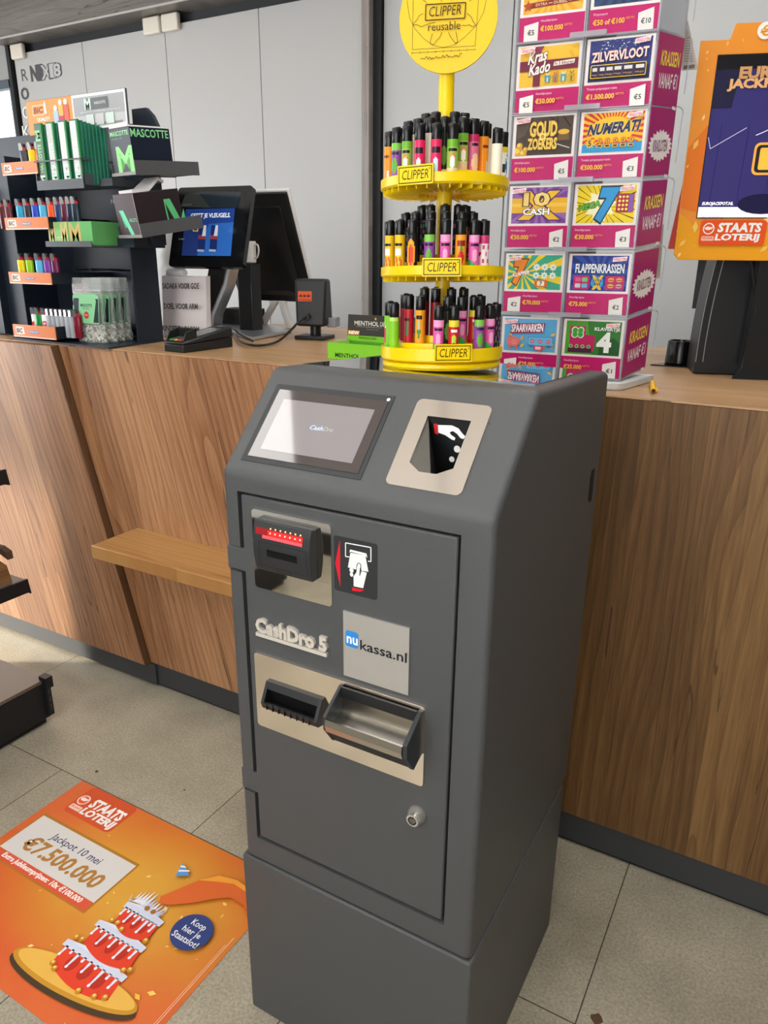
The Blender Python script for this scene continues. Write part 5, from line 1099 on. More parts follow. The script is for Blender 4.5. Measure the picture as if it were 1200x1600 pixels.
for r in range(4):
    for k in range(3):
        c_ = ('#c4472a', '#d8a23a', '#3f9a4a')[k] if r == 0 else '#4a4c4e'
        l_, w_ = .010 + .011 * r, .016 + .02 * k; b_ = [dk_(l_, w_, .0005), dk_(l_ + .008, w_, .0005), dk_(l_ + .008, w_ + .014, .0005), dk_(l_, w_ + .014, .0005)]; m.hexa(b_, [v + ZUP * .003 for v in b_], ink(c_, .4))
m.obj('keys', ter)
m = MB(); b_ = [dk_(.075, .012, .0006), dk_(Ll - .03, .012, .0006), dk_(Ll - .03, Lw - .012, .0006), dk_(.075, Lw - .012, .0006)]; m.add(b_, [(0, 1, 2, 3)], mat('terminal_screen', '#5c6064', .15)); m.obj('screen', ter)
# collection box wrapped in a printed sheet
YC = 2.03; cb0, cb1, ct0, ct1 = [uy(*p, YC) for p in ((247, 524), (314, 521), (237, 434), (306, 431))]
col = thing('collection_box', 'white paper-wrapped collection box with printed lines beside the payment terminal', 'collection box', (cb0.x, YC, CZ + .0005))
W_ = ((cb1.x - cb0.x) + (ct1.x - ct0.x)) / 2; H_ = (ct0.z + ct1.z) / 2 - CZ
sh = (ct0.x - cb0.x) * .35
prof_ = []
for k in range(9): an = pi + pi * k / 8; prof_.append((W_ / 2 + (W_ / 2) * cos(an), .028 + .028 * sin(an) ** 3 * 1.0))
prof_ = [(x, y if 0 < i < 8 else .028) for i, (x, y) in enumerate(prof_)] + [(W_, .05), (0, .05)]
m = MB(); n = len(prof_)
m.add([(x, y, 0) for x, y in prof_] + [(x + sh, y + .018, H_ + (.004 * sin(x * 40))) for x, y in prof_], [tuple(range(n - 1, -1, -1)), tuple(range(n, 2 * n))] + [(i, (i + 1) % n, (i + 1) % n + n, i + n) for i in range(n)], mat('sheet_paper', '#d9d2d4', .6), True); m.obj('paper_sleeve', col)
m = MB(); up_ = Vector((sh, .018, H_)).normalized(); a = Art(m, (0, -.0012, 0), (1, 0, 0), up_, .001, .001, 1, 1); a.o = Vector((0, -.0008, 0)); a.n = Vector((0, -1, 0))
for t_, y_, xa_, xb_ in (('SADAKA VOOR GOE', .80, 22, 150), ('DOEL VOOR ARM', .47, 26, 144), ('KINDEREN IN SOM', .10, 18, 148)):
    a.text(t_, xa_ * W_ / .155, y_ * H_ * 1000, xb_ * W_ / .155, y_ * H_ * 1000 + 19, '#4a4244', bold=.05, rise=4)
m.obj('print', col)
MB().cyl((sh + .035, .046, H_ + .012), .013, .08, 'X', PAPER, 16).obj('paper_roll', col)
# crumpled white bag between rack and screens
bc = uy(255, 390, 2.33); rr = random.Random(11)
m = MB(); nx, nz = 14, 18; wB, hB = .17, bc.z - CZ + .16; g0 = []
for j in range(nz + 1):
    for i in range(nx):
        an = 2 * pi * i / nx; t_ = j / nz; rx = wB / 2 * (1 - .25 * t_) * (1 + rr.uniform(-.10, .10)); ry = .05 * (1 - .5 * t_) * (1 + rr.uniform(-.3, .3))
        g0.append((rx * cos(an), ry * sin(an), hB * t_ + (rr.uniform(-.008, .008) if 0 < j else 0)))
m.add(g0, [(j * nx + i, j * nx + (i + 1) % nx, (j + 1) * nx + (i + 1) % nx, (j + 1) * nx + i) for j in range(nz) for i in range(nx)] + [tuple(range(nx - 1, -1, -1)), tuple(range(nz * nx, nz * nx + nx))], mat('bag_white', '#d5d5d2', .4), True)
o = m.obj('plastic_bag', None, sharp=80); o.location = (bc.x, 2.36, CZ + .0005); tag(o, 'crumpled white plastic bag between the tobacco rack and the customer screen', 'bag')

# ================================================================== TOBACCO RACK (left)
RO = Vector((-1.945, 1.65, CZ))
rack = thing('tobacco_rack', 'dark navy counter rack of lighters and rolling papers at the left end of the counter', 'display rack', RO)
def rk(px, py, v): p = uy(px, py, RO.y + v) - RO; return p
m = MB().prism([(-.52, .02), (0, -.003), (-.035, .27), (-.80, .27), (-.80, .20), (-.52, .16)], 'Z', .0005, .006, NAVY); m.obj('base_plate', rack)
ztop = 1.905 - CZ
m = MB().box(-.80, -.040, .262, .272, .006, ztop, NAVY)
m.obj('back_panel', rack, .001)
MB().box(-.048, -.040, .16, .262, .006, .42, NAVY).box(-.10, -.094, .20, .262, .42, ztop, NAVY).obj('side_panel', rack, .001)
MB().box(-.66, -.56, .12, .262, .006, .60, NAVY).box(-.80, -.655, .09, .262, .006, .50, NAVY).obj('left_column', rack, .001)
for (x_, z_) in ((-.235, .60), (-.225, .60), (-.22, .45), (-.21, .45), (-.23, .51), (-.23, .53)): MB().box(x_, x_ + .004, .260, .2618, z_, z_ + .012, mat('slot_bright', '#cfd2d4', .5)).obj('hook_slot', rack)
ORT = mat('tray_orange', '#dd7a3a', .35); TRG = mat('tray_grey', '#54585d', .4)
# lighter trays with orange fronts, stepped forwards towards the bottom
UT = [(-.465, -.285), (-.470, -.270), (-.478, -.275), (-.485, -.285)]
TV = [.040, .022, .010, -.004]; TZ = [(1.748, 1.784), (1.582, 1.617), (1.412, 1.447), (1.237, 1.277)]
PRN = [('#f0d9cf', '#e8c9bc'), ('#e3a88c', '#dca58c'), ('#d97a3a', '#d06f30'), ('#d97532', '#cf6a2a')]
for i in range(4):
    l_ = rk(*((3, 256), (8, 342), (14, 424), (20, 503))[i], TV[i]).x; r_ = rk(*((58, 252), (75, 340), (80, 426), (86, 508))[i], TV[i]).x
    z0, z1 = TZ[i][0] - CZ, TZ[i][1] - CZ; v = TV[i]
    m = MB().box(l_, r_, v, .262, z0, z0 + .003, NAVY).box(l_, l_ + .003, v, .262, z0 + .003, z0 + .03, NAVY).box(r_ - .003, r_ + .0, v, .262, z0 + .003, z1, NAVY)
    tr = m.obj('lighter_tray', rack)
    m = MB().box(l_, r_, v - .003, v, z0 - .002, z1, ORT); a = Art(m, (l_, v - .0031, z0 - .002), (1, 0, 0), (0, 0, 1), r_ - l_, z1 - z0 + .002, 100, 100)
    a.rect(1, 2, 99, 9, '#f3e7e0'); a.rrect(7, 22, 24, 84, 3, '#f3d9c9'); a.text('BIC', 9, 36, 22.5, 70, '#2a1a14', bold=.06, shear=.15); a.poly([(24, 25), (28, 25), (27, 70), (25.5, 90), (24, 70)], '#f6efe8'); a.rrect(40, 38, 62, 58, 2, '#6a6fa8' if i != 3 else '#3f6ab0'); a.text('MAXI', 42, 42, 60, 55, '#e8e6f0', bold=.05)
    m.obj('price_rail', tr)
# mascotte trays on the right
gA = MB(); vA = .04; a0 = rk(58, 283, vA); a1 = rk(131, 280, vA); zA = a0.z - .016
gA.box(a0.x, a1.x, vA, .20, zA - .001, zA + .002, TRG).box(a0.x, a1.x, vA - .003, vA, zA - .012, zA + .016, TRG).box(a0.x, a0.x + .003, vA, .2, zA + .002, zA + .03, TRG).box(a1.x - .003, a1.x, vA, .2, zA + .002, zA + .03, TRG).box(a1.x, a1.x + .055, .10, .2, zA - .002, zA + .02, TRG)
zb = rk(60, 253, vA).z; gA.box(a0.x + .001, a1.x - .001, vA - .004, vA - .002, zb - .002, zb + .002, TRG)
for x_ in (a0.x, a1.x - .003): gA.box(x_, x_ + .003, vA - .003, vA + .12, zb - .003, zb + .003, TRG).box(x_, x_ + .003, vA - .002, vA + .002, zA, zb, TRG)
gA.obj('paper_tray', rack)
vB = .03; b0 = rk(72, 377, vB); b1 = rk(144, 380, vB)
MB().box(b0.x, b1.x, vB, .262, b0.z - .016, b0.z - .013, TRG).box(b0.x, b1.x, vB - .003, vB, b0.z - .017, b0.z, TRG).box(b1.x, b1.x + .075, .13, .262, b0.z - .017, b0.z + .012, NAVY).obj('box_tray', rack)
# header board
h0, h1, hm = rk(44, 210, .12), rk(197, 138, .12), rk(114, 150, .12)
hz0, hz1 = 1.872 - CZ, 1.971 - CZ; hx0, hx1, hxm = -.410, .047, -.191
m = MB().box(hx0, hx1, .12, .126, hz0, hz1, mat('header_edge_dark', '#4a4d50', .4)); hb = m.obj('header_board', rack)
m = MB(); a = Art(m, (0, .1199, CZ * 0), (1, 0, 0), (0, 0, 1), .001, .001, 1, 1); Z0, Z1 = hz0 * 1000, hz1 * 1000
a.rect(hx0 * 1000 + 1, Z0, hxm * 1000, Z1 - 1, '#ee9a58'); a.rect(hxm * 1000, Z0, hx1 * 1000 - 2, Z1 - 1, '#e9efec'); a.rect(hxm * 1000 + 6, Z0 + 6, hx1 * 1000 - 8, Z1 - 9, '#a9abae'); a.rect(hxm * 1000 + 6, Z0 + 6, hx1 * 1000 - 8, Z0 + 38, '#c2c4c6'); a.rect(hxm * 1000 + 10, Z0 + 9, hx1 * 1000 - 20, Z0 + 16, '#8c8f92')
a.rrect(-382, Z0 + 55, -322, Z1 - 14, 6, '#f6d8bc'); a.rrect(-380, Z0 + 57, -324, Z1 - 16, 5, '#ee9a58'); a.text('BIC', -374, Z0 + 62, -332, Z1 - 21, '#8a4a3a', bold=.08, shear=.15); a.poly([(-323, Z0 + 58), (-312, Z0 + 58), (-315, Z1 - 12), (-318, Z1 - 4), (-322, Z1 - 14)], '#fbf6f0'); a.text('QUALITY', -362, Z0 + 36, -300, Z0 + 48, '#fdf6ee', bold=.06)
for k, c_ in enumerate(('#a9c8e8', '#e8b45a', '#dd6a5a')): a.rect(-280 + 25 * k, Z0 + 10, -258 + 25 * k, Z0 + 62 + 14 * (k > 0), c_); a.ell(-269 + 25 * k, Z0 + 70 + 14 * (k > 0), 8, 8, '#f1efec')
a.rect(-255, Z0 + 30, -233, Z0 + 46, '#c9486a')
a.rect(-120, Z0 + 54, -30, Z0 + 84, '#6e7276'); a.text('MASCOTTE', -88, Z0 + 66, -40, Z0 + 73, '#d8dcdc', bold=.03); a.text('M', -132, Z0 + 54, -106, Z0 + 84, '#cfeadd', bold=.05); a.text('quality rolling papers', -156, Z0 + 45, 20, Z0 + 50, '#dfe2e2')
for k in range(3): a.rect(-130 + 44 * k, Z0 + 10, -96 + 44 * k, Z0 + 40, ('#d4ddd8', '#c8cacc', '#cfe2d8')[k])
m.obj('header_print', hb)
# round dark mirror-like cap behind the header's right end
m = MB().prism([(-.02, .60), (.10, .60), (.095, .625), (.085, .655), (.065, .69), (.04, .712), (-.02, .712)], 'Y', .20, .215, NAVY).box(-.02, .10, .16, .215, .597, .603, NAVY); m.obj('top_bracket', rack, .001)
# hooks for the tip bags
m = MB()
hk = [rk(178, 411, .09), rk(140, 411, .09)]
for x_ in (-.20, -.12): m.tube([(x_, .262, .232), (x_ - .012, .16, .238), (x_ - .018, .085, .236), (x_ - .018, .075, .242)], .003, BLACKM, 6)
m.obj('hook', rack)
# side arms carrying the boxes (each a tilted tray)
def arm(px, py, alpha, tilt, w_, L_, v):
    p = uy(px, py, RO.y + v); d1 = unit(alpha)
    M = Matrix.Translation(p - RO) @ Matrix.Rotation(alpha, 4, 'Z') @ Matrix.Rotation(-tilt, 4, 'Y')
    m = MB().box(0, L_, 0, w_, -.001, .002, TRG, M).box(0, L_, -.002, 0, -.003, .036, mat('arm_grey', '#4c4d50', .5), M).box(0, L_, w_, w_ + .002, -.003, .03, TRG, M).box(-.002, 0, -.002, w_ + .002, -.003, .006, mat('arm_lip', '#8a8784', .4), M)
    o = m.obj('side_arm', rack); return Matrix.Translation(RO) @ M
MC = arm(212, 271, radians(81), radians(4), .118, .233, .06)
MD = arm(222, 370, radians(81), radians(9), .118, .233, .06)
MB().box(-.10, .02, .20, .262, MC.translation.z - RO.z - .03, MC.translation.z - RO.z + .01, NAVY).obj('arm_bracket', rack)
MB().box(-.10, .02, .20, .262, MD.translation.z - RO.z - .02, MD.translation.z - RO.z + .03, NAVY).obj('arm_bracket', rack)

# -- lighters on the orange trays
BW, BH = .0125, .080
def flint_lighter(name_label, col, px, py, v, rz=0., thin=False, first={}):
    """flat oval gas lighter: body, metal hood, red thumb button"""
    p = uy(px, py, RO.y + v)
    t = thing('lighter', name_label, 'lighter', p, rz, 'gas lighters in the dark rack')
    k = (col,)
    if k not in first:
        m = MB().lathe([(.0112, 0), (.0122, .002), (.0122, .058), (.0114, .060)], ink(col, .18), 20, sy=.55); o = m.obj('t'); first[k] = o.data; bpy.data.objects.remove(o)
    if 'hood' not in first:
        m = MB().prism([(-.0105, .060), (.002, .060), (.002, .066), (-.001, .077), (-.007, .080), (-.0105, .077)], 'Y', -.0055, .0055, mat('lighter_hood', '#c3c4c6', .25, metal=.9)); o = m.obj('t', None, .001); first['hood'] = o.data; bpy.data.objects.remove(o)
        m = MB().prism([(.002, .060), (.0115, .060), (.0115, .064), (.004, .070), (.002, .070)], 'Y', -.005, .005, mat('lighter_button', '#a01c30', .3)).cyl((.000, -.004, .074), .0045, .008, 'Y', mat('lighter_wheel', '#3a3a3c', .3), 14); o = m.obj('t', None, .0008); first['button'] = o.data; bpy.data.objects.remove(o)
    for nm_, me in (('body', first[k]), ('metal_hood', first['hood']), ('thumb_button', first['button'])):
        o = bpy.data.objects.new(nm_, me); COL.objects.link(o); o.parent = t
    return t
rows = [
 (1, 250, .075, [(38, '#4a4c52', 'dark grey'), (51, '#f2d41c', 'yellow'), (63, '#e04a35', 'red')], 'top'),
 (2, 337, .060, [(4, '#5a2428', 'dark brown reflection of a'), (14, '#6a3036', 'dim red reflection of a'), (32, '#35a3cf', 'sky blue'), (44, '#35363c', 'black'), (56, '#2c4fc0', 'royal blue'), (68, '#4fb4dc', 'pale blue'), (81, '#f0561c', 'orange'), (92, '#1e3a6a', 'navy'), (102, '#5c2038', 'maroon'), (111, '#1d2740', 'dark navy'), (119, '#1c2c38', 'slate')], 'second'),  # the two leftmost stand in for reflections in the acrylic
 (3, 422, .050, [(34, '#eed21a', 'yellow'), (47, '#9ccb1c', 'lime green'), (62, '#5cb6e4', 'pale blue'), (75, '#7d3fa0', 'purple'), (87, '#6a2048', 'maroon')], 'third'),
 (4, 507, .040, [(56, '#f0f0ee', 'white'), (62, '#1e8a3c', 'green'), (72, '#ececec', 'white with red mark'), (80, '#aeb2b8', 'silver'), (87, '#a6aab0', 'silver'), (94, '#aeb2b8', 'silver'), (101, '#a6aab0', 'silver'), (108, '#aeb2b8', 'silver'), (115, '#a6aab0', 'silver'), (121, '#7a1a2a', 'dark red')], 'bottom')]
for ri, by, v, items, rn in rows:
    for i, (px, c_, cn) in enumerate(items):
        z_floor = TZ[ri - 1][0] + .0035
        p = uy(px, by - 6, RO.y + v)
        t = flint_lighter('%s gas lighter, %s from left, %s tray of the dark rack' % (cn, (ORD + ['tenth', 'eleventh'])[i], rn), c_, px, by - 6, v, radians(80) if ri == 4 and i > 0 and c_ != '#ececec' else radians(12))
        t.location.z = z_floor; t.scale = (1.22, 1.22, 1.16)
        if ri == 4 and cn in ('green', 'white with red mark', 'dark red', 'white'):
            pm = MB(); a = Art(pm, (0, -.0069 if t.rotation_euler.z < 1 else 0, 0), (1, 0, 0), (0, 0, 1), .001, .001, 1, 1)
            rm = t.rotation_euler.z; t.rotation_euler.z = radians(12)
            if cn == 'green': a.circ(0, 36, 4.5, '#d8402a')
            elif cn == 'dark red': a.circ(-1, 34, 4.2, '#f1efec'); a.circ(.6, 34, 3.5, '#7a1a2a'); a.star(4, 34, 5, 1.9, .8, '#f1efec')
            elif cn == 'white': a.poly([(-8, 26), (0, 30), (0, 40), (-8, 38)], '#d8402a'); a.poly([(-8, 18), (0, 22), (0, 28), (-8, 25)], '#22242a')
            else: a.rrect(-6, 28, 6, 42, 2, '#d84a55'); a.rrect(-3, 32, 3, 38, 1, '#f4ecec')
            pm.obj('printed_mark', t)
# -- rolling paper packs standing in the paper tray
GP = '#2b7560'; PK = [('#6d7570', '#86d98c', True), ('#c8cccb', '#f4f6f4', False), ('#d9dcdc', '#eef1ef', False), ('#d8dbdb', '#eef0ee', False)]
pz = RO.z + zA + .0025; PHT = 1.888 - pz
cols_ = [(66, 75), (84.5, 87), (104, 104), (122, 119)]
for ci, (cp, _) in enumerate(cols_):
    xc = uy(cp, 232, RO.y + vA + .01).x
    for dpt in range(3 if ci < 3 else 8):
        front = dpt == 0
        t = thing('rolling_paper_pack', ('%s rolling paper pack at the front of column %s in the upper paper tray' % (['charcoal', 'silver', 'white', 'white'][ci], ['one', 'two', 'three', 'four'][ci])) if front else ('green rolling paper pack, %s behind the front pack of column %s' % (ORD[dpt - 1], ['one', 'two', 'three', 'four'][ci])), 'rolling papers', (xc - .019 + .003 * dpt, RO.y + vA + .004 + .0115 * dpt, pz), 0, 'rolling paper packs in the upper paper tray')
        fc, lc, dark = PK[ci]; m = MB().box(0, .034, 0, .0075, 0, PHT - .004 * dpt * .6, ink(GP if not front else '#2f7f4c', .45)); m.obj('sleeve', t)
        m = MB(); a = Art(m, (0, -.0001, 0), (1, 0, 0), (0, 0, 1), .034, PHT - .003, 34, PHT * 1000)
        if front:
            a.rect(.5, 0, 27, PHT * 1000 - 1, fc); a.rect(27, 0, 34, PHT * 1000 - 1, '#2f8a50')
            a2 = Art(m, (.0265, -.0004, 0), (0, 0, 1), (-1, 0, 0), .001, .001, 1, 1) if False else None
            # lettering runs upwards
            b = Art(m, (.022, -.0002, .030), (0, 0, 1), (-1, 0, 0), .001, .001, 1, 1, start=2); b.n = Vector((0, -1, 0))
            b.text('MASCOTTE', 8, 1, 88, 15, '#9ff0a4' if dark else '#ffffff', bold=.04, out=None if dark else '#9fc7b0', ow=.02)
            b.text('M', -26, -2, -2, 19, '#cfeedd' if not dark else '#d8e4dc', bold=.06, out='#8fd0b0' if not dark else None); b.text('M', 98, -2, 126, 19, '#8fe39a' if dark else '#dfe9e4', bold=.06) if ci == 0 else None
        else: a.rect(0, 0, 34, PHT * 1000 - 6, '#3f9474')
        m.obj('print', t)
# -- green M boxes on the lower tray
GB = mat('mbox_green', '#79bf7a', .4)
q0, qm, q1 = uy(77, 376, RO.y + vB + .008), uy(108, 376, RO.y + vB + .008), uy(144, 376, RO.y + vB + .008); zt_ = uy(77, 347, RO.y + vB + .008).z; zb_ = RO.z + b0.z - .0125
for i, (xa_, xb_, c_, lab) in enumerate(((q0.x, qm.x - .001, '#8cc97e', 'pale green box with a beige M, left on the lower paper tray'), (qm.x + .001, q1.x + .004, '#67b56a', 'green box with a beige M, right on the lower paper tray'))):
    t = thing('tip_box', lab, 'box', (xa_, RO.y + vB + .008, zb_), 0, 'green tip boxes on the lower paper tray')
    w_ = xb_ - xa_; h_ = zt_ - zb_
    MB().box(0, w_, 0, .16, 0, h_, ink(c_, .4)).obj('carton', t, .0008)
    m = MB(); a = Art(m, (0, -.0001, 0), (1, 0, 0), (0, 0, 1), .001, .001, 1, 1)
    if i == 0: a.text('M', 4, 6, 34, h_ * 1000 - 3, '#d8c07a', bold=.05); a.text('M', 62, 6, 92, h_ * 1000 - 3, '#d8c07a', bold=.05); a.text('MASCOTTE', 42, 22, 62, 26, '#eef2e4', bold=.03); a.text('slim tips', 42, 16, 58, 19, '#eef2e4')
    else: a.text('M', 8, 5, 56, h_ * 1000 - 5, '#c9b06a', bold=.05)
    m.obj('print', t)
# -- boxes on the side arms
def arm_box(MM, name, lab, col, w_, L_, h_, paint, tip=0.):
    t = thing(name, lab, 'box'); t.matrix_world = MM @ Matrix.Translation((.003, .006, .0025)) @ Matrix.Rotation(tip, 4, 'X')
    MB().box(0, L_, 0, w_, 0, h_, ink(col, .4)).obj('carton', t, .0008)
    m = MB(); front = Art(m, (-.0001, w_, 0), (0, -1, 0), (0, 0, 1), .001, .001, 1, 1); side = Art(m, (0, -.0001, 0), (1, 0, 0), (0, 0, 1), .001, .001, 1, 1)
    paint(front, side, w_ * 1000, L_ * 1000, h_ * 1000); m.obj('print', t); return t
def pC(f, s, w_, L_, h_):
    f.rect(0, 0, w_, h_, '#3c3d4a'); f.text('MASCOTTE', 6, h_ - 20, w_ - 8, h_ - 8, '#8fdf96', bold=.04); f.text('ORIGINAL TIPS', 10, h_ - 30, w_ * .6, h_ - 25, '#5fa86a', bold=.03); f.text('M', 28, 2, w_ - 2, h_ * .58, '#8fdf86', bold=.06)
    s.text('MASCOTTE', 3, h_ - 26, L_ - 6, h_ - 5, '#8fdf96', bold=.03)
def pD(f, s, w_, L_, h_):
    f.rect(0, 0, w_, h_, '#4a383d'); f.poly([(16, h_ * .62), (38, h_ * .62), (74, 0), (56, 0)], '#6fe0b0'); f.poly([(16, h_ * .62), (24, h_ * .55), (40, 24), (33, 24)], '#4fc896'); f.text('MASCOTTE', 62, h_ * .34, w_ - 6, h_ * .42, '#6fd8a8', bold=.03)
    f.rect(w_ - 1.5, 0, w_, h_, '#c9b8a6')
    s.poly([(104, h_ * .78), (128, h_ * .78), (160, 16), (138, 16)], '#59b877'); s.poly([(104, h_ * .78), (108, h_ * .74), (112, 16), (106, 16)], '#59b877'); s.poly([(158, 34), (172, h_ * .50), (174, 16), (160, 16)], '#59b877')
bC = arm_box(MC, 'tip_box', 'dark navy box with green lettering on the upper side arm of the rack', '#141c2e', .105, .140, .122, pC)
bD = arm_box(MD, 'tip_box', 'dark brown box with a mint letter on the lower tilted side arm', '#2a2024', .105, .165, .118, pD)
m = MB().box(0, .14, 0, .095, 0, .004, PAPER).box(.0, .004, 0, .095, .004, .012, PAPER); o = m.obj('paper_slip'); o.matrix_world = MC @ Matrix.Translation((.002, .01, .1255)); tag(o, 'pale paper slip lying on top of the navy box', 'paper')
m = MB().prism([(0, 0), (.06, .0), (.10, .026), (.118, .018), (.120, .026), (.101, .036), (.055, .010), (0, .008)], 'Y', 0, .07, PAPER); o = m.obj('paper_flap'); o.matrix_world = MD @ Matrix.Translation((.020, .030, .1215)); tag(o, 'bent pale cardboard flap standing up from the brown box', 'paper')
# -- bags of filter tips on the hooks
BAGF = mat('bag_film', '#cfd6d2', .12, spec=.5, alpha=.30)
FILT = mat('filter_paper', '#ddd8c8', .7)
def tip_bag(px, v, lab, first=[None]):
    p0 = uy(px, 524, RO.y + v); W2, H2 = .135, .205
    t0 = thing('filter_tip_bag', lab, 'bag', (p0.x, RO.y + v, CZ + .0075), 0, 'bags of filter tips on the rack hook')
    if first[0] is None:
        m = MB()
        def sheet(y0, sg):
            vs = []; fs = []; n1, n2 = 6, 10
            for j in range(n2 + 1):
                for i in range(n1 + 1):
                    x = W2 * i / n1; z = H2 * j / n2; b_ = .016 * max(0, 1 - j / n2 * 1.1) ** .5 * sin(pi * i / n1) + .002 * sin(i * 2.1 + j * 1.7)
                    vs.append((x, y0 + sg * b_, z))
            for j in range(n2):
                for i in range(n1): fs.append((j * (n1 + 1) + i, j * (n1 + 1) + i + 1, (j + 1) * (n1 + 1) + i + 1, (j + 1) * (n1 + 1) + i))
            m.add(vs, fs, BAGF, True)
        sheet(-.0030, -1); sheet(.0030, 1); m.box(0, W2, -.0062, .0062, H2 * .80, H2 * .82, mat('zip_strip', '#b9bfbb', .3)); m.obj('film', t0, fix=False)
        m = MB(); a = Art(m, (.004, -.0195, .062), (1, 0, .0), (0, .10, 1), .125, .094, 100, 100); a.n = Vector((0, -1, 0))
        a.poly([(0, 0), (100, 0), (100, 92), (86, 100), (14, 100), (0, 92)], '#86c792'); a.poly([(0, 4), (8, 30), (16, 4), (20, 4), (24, 84), (4, 84), (0, 70)], '#1b2430'); a.poly([(0, 4), (10, 4), (3, 60), (0, 60)], '#86c792'); a.poly([(78, 4), (98, 4), (98, 84), (88, 84)], '#1b2430'); a.poly([(70, 4), (78, 4), (90, 78), (84, 84)], '#86c792')
        a.text('MASCOTTE', 30, 56, 74, 66, '#1b2430', bold=.04); a.text('slim filters', 38, 48, 66, 53, '#2c4a38'); a.ell(52, 28, 9, 12, '#c43a34'); a.text('EXTRA', 46, 26, 58, 31, '#f2d8d2', bold=.03)
        m.obj('printed_label', t0)
        m = MB(); rr = random.Random(8)
        for k in range(70):
            x, z = rr.uniform(.012, W2 - .014), rr.uniform(.006, .062); an = rr.uniform(0, pi); y = rr.uniform(-.012, .010)
            M = Matrix.Translation((x, y, z)) @ Matrix.Rotation(an, 4, 'Y') @ Matrix.Rotation(rr.uniform(-.4, .4), 4, 'Z')
            m.lathe([(.0034, -.0075), (.0034, .0075)], FILT, 8, M=M)
        o = m.obj('filter_tips', t0); o['kind'] = 'stuff'
        first[0] = t0
    else:
        for ch in first[0].children:
            c = ch.copy(); COL.objects.link(c); c.parent = t0
    return t0
for i, (px, v) in enumerate(((124, .070), (140, .108), (152, .146), (164, .186))):
    tip_bag(px, v, ['front bag of white filter tips with a fully visible green label', 'second bag of filter tips, just behind the front one', 'third bag of filter tips, behind the second', 'rearmost bag of filter tips, nearest the rack back panel'][i])
# pink leaflet and round badge behind the bottom lighters
p0 = uy(108, 460, RO.y + .11); p1 = uy(125, 438, RO.y + .11)
m = MB().box(0, p1.x - p0.x + .02, 0, .001, 0, p1.z - p0.z + .05, ink('#c98aa8', .5)); o = m.obj('price_card'); o.location = (p0.x, RO.y + .125, p0.z - .05 ); tag(o, 'small pink price card behind the silver lighters on the bottom tray', 'card')
a_m = MB(); a = Art(a_m, (0, -.0002, .05), (1, 0, 0), (0, 0, 1), .001, .001, 1, 1); a.rect(1, 5, 14, 34, '#e9e4e6'); a.circ(12, 16, 8, '#8a8f92'); a_m.obj('print', o)

# ================================================================== FLOOR STICKER
fs = thing('floor_sticker', 'orange lottery floor sticker with a white jackpot panel and a dripping cake', 'floor sticker', (-1.702, .622, 0))
FW, FH = .770, .545
m = MB().box(0, FW, 0, FH, .0002, .0012, ink('#d86a34', .45)); m.obj('sheet', fs)
def gradient_print():
    mm = bpy.data.materials.new('print_orange_glow'); mm.use_nodes = True; nt = mm.node_tree; N = nt.nodes; L = nt.links; b = N['Principled BSDF']; b.inputs['Roughness'].default_value = .42
    tc = N.new('ShaderNodeTexCoord'); mp = N.new('ShaderNodeMapping'); mp.vector_type = 'POINT'; mp.inputs['Location'].default_value = (-.46 * 2.3, -.33 * 3.6, 0); mp.inputs['Scale'].default_value = (2.3, 3.6, 1); L.new(tc.outputs['Object'], mp.inputs[0])
    g = N.new('ShaderNodeTexGradient'); g.gradient_type = 'SPHERICAL'; L.new(mp.outputs[0], g.inputs[0])
    n = N.new('ShaderNodeTexNoise'); n.inputs['Scale'].default_value = 7; n.inputs['Detail'].default_value = 4; L.new(tc.outputs['Object'], n.inputs['Vector'])
    ad = N.new('ShaderNodeMath'); ad.operation = 'MULTIPLY_ADD'; L.new(n.outputs['Fac'], ad.inputs[0]); ad.inputs[1].default_value = .35; L.new(g.outputs['Fac'], ad.inputs[2])
    r = N.new('ShaderNodeValToRGB'); L.new(ad.outputs[0], r.inputs[0]); e = r.color_ramp.elements; e[0].position = .15; e[0].color = lin('#d9622f') + (1,); e[1].position = .95; e[1].color = lin('#dda23a') + (1,); x = e.new(.5); x.color = lin('#d8822e') + (1,)
    L.new(r.outputs[0], b.inputs['Base Color']); return mm
m = MB(); a = Art(m, (0, 0, .0012), (1, 0, 0), (0, 1, 0), FW, FH, FW * 1000, FH * 1000, eps=.00008, rough=.45)
a.rect(0, 0, 770, 545, gradient_print())
a.poly([(0, 420), (0, 545), (770, 545), (770, 490), (300, 470)], '#ec6a34') if False else None
a.rrect(52, 432, 240, 545, 16, '#d4562f')
a.circ(74, 490, 19, '#f4e3d8'); a.circ(74, 490, 15.5, '#e85f33'); a.poly([(60, 493), (68, 499), (80, 497), (89, 500), (86, 492), (78, 486), (66, 486)], '#f4e3d8'); a.rrect(58, 448, 100, 466, 3, '#f4d3c2'); a.text('300 JAAR', 61, 452, 97, 462, '#e85f33', bold=.05)
a.text('STAATS', 106, 478, 226, 512, '#f9f2ec', bold=.09, shear=.12); a.text('LOTERIJ', 104, 440, 228, 472, '#f9f2ec', bold=.09, shear=.12)
a.rect(24, 222, 401, 398, '#b07a2a'); a.rect(29, 254, 396, 390, '#d8d4d0'); a.rect(29, 226, 396, 255, '#d85a3a')
a.text('Jackpot 10 mei', 118, 334, 304, 364, '#2b3560', bold=.01, shear=.1); a.text('€7.500.000', 74, 281, 357, 329, '#b07c3a', bold=.06, shear=.15); a.text('Extra Jubileumprijzen: 10x €100.000', 62, 232, 364, 252, '#fdf3ee', bold=.06, shear=.12)
rr = random.Random(21)
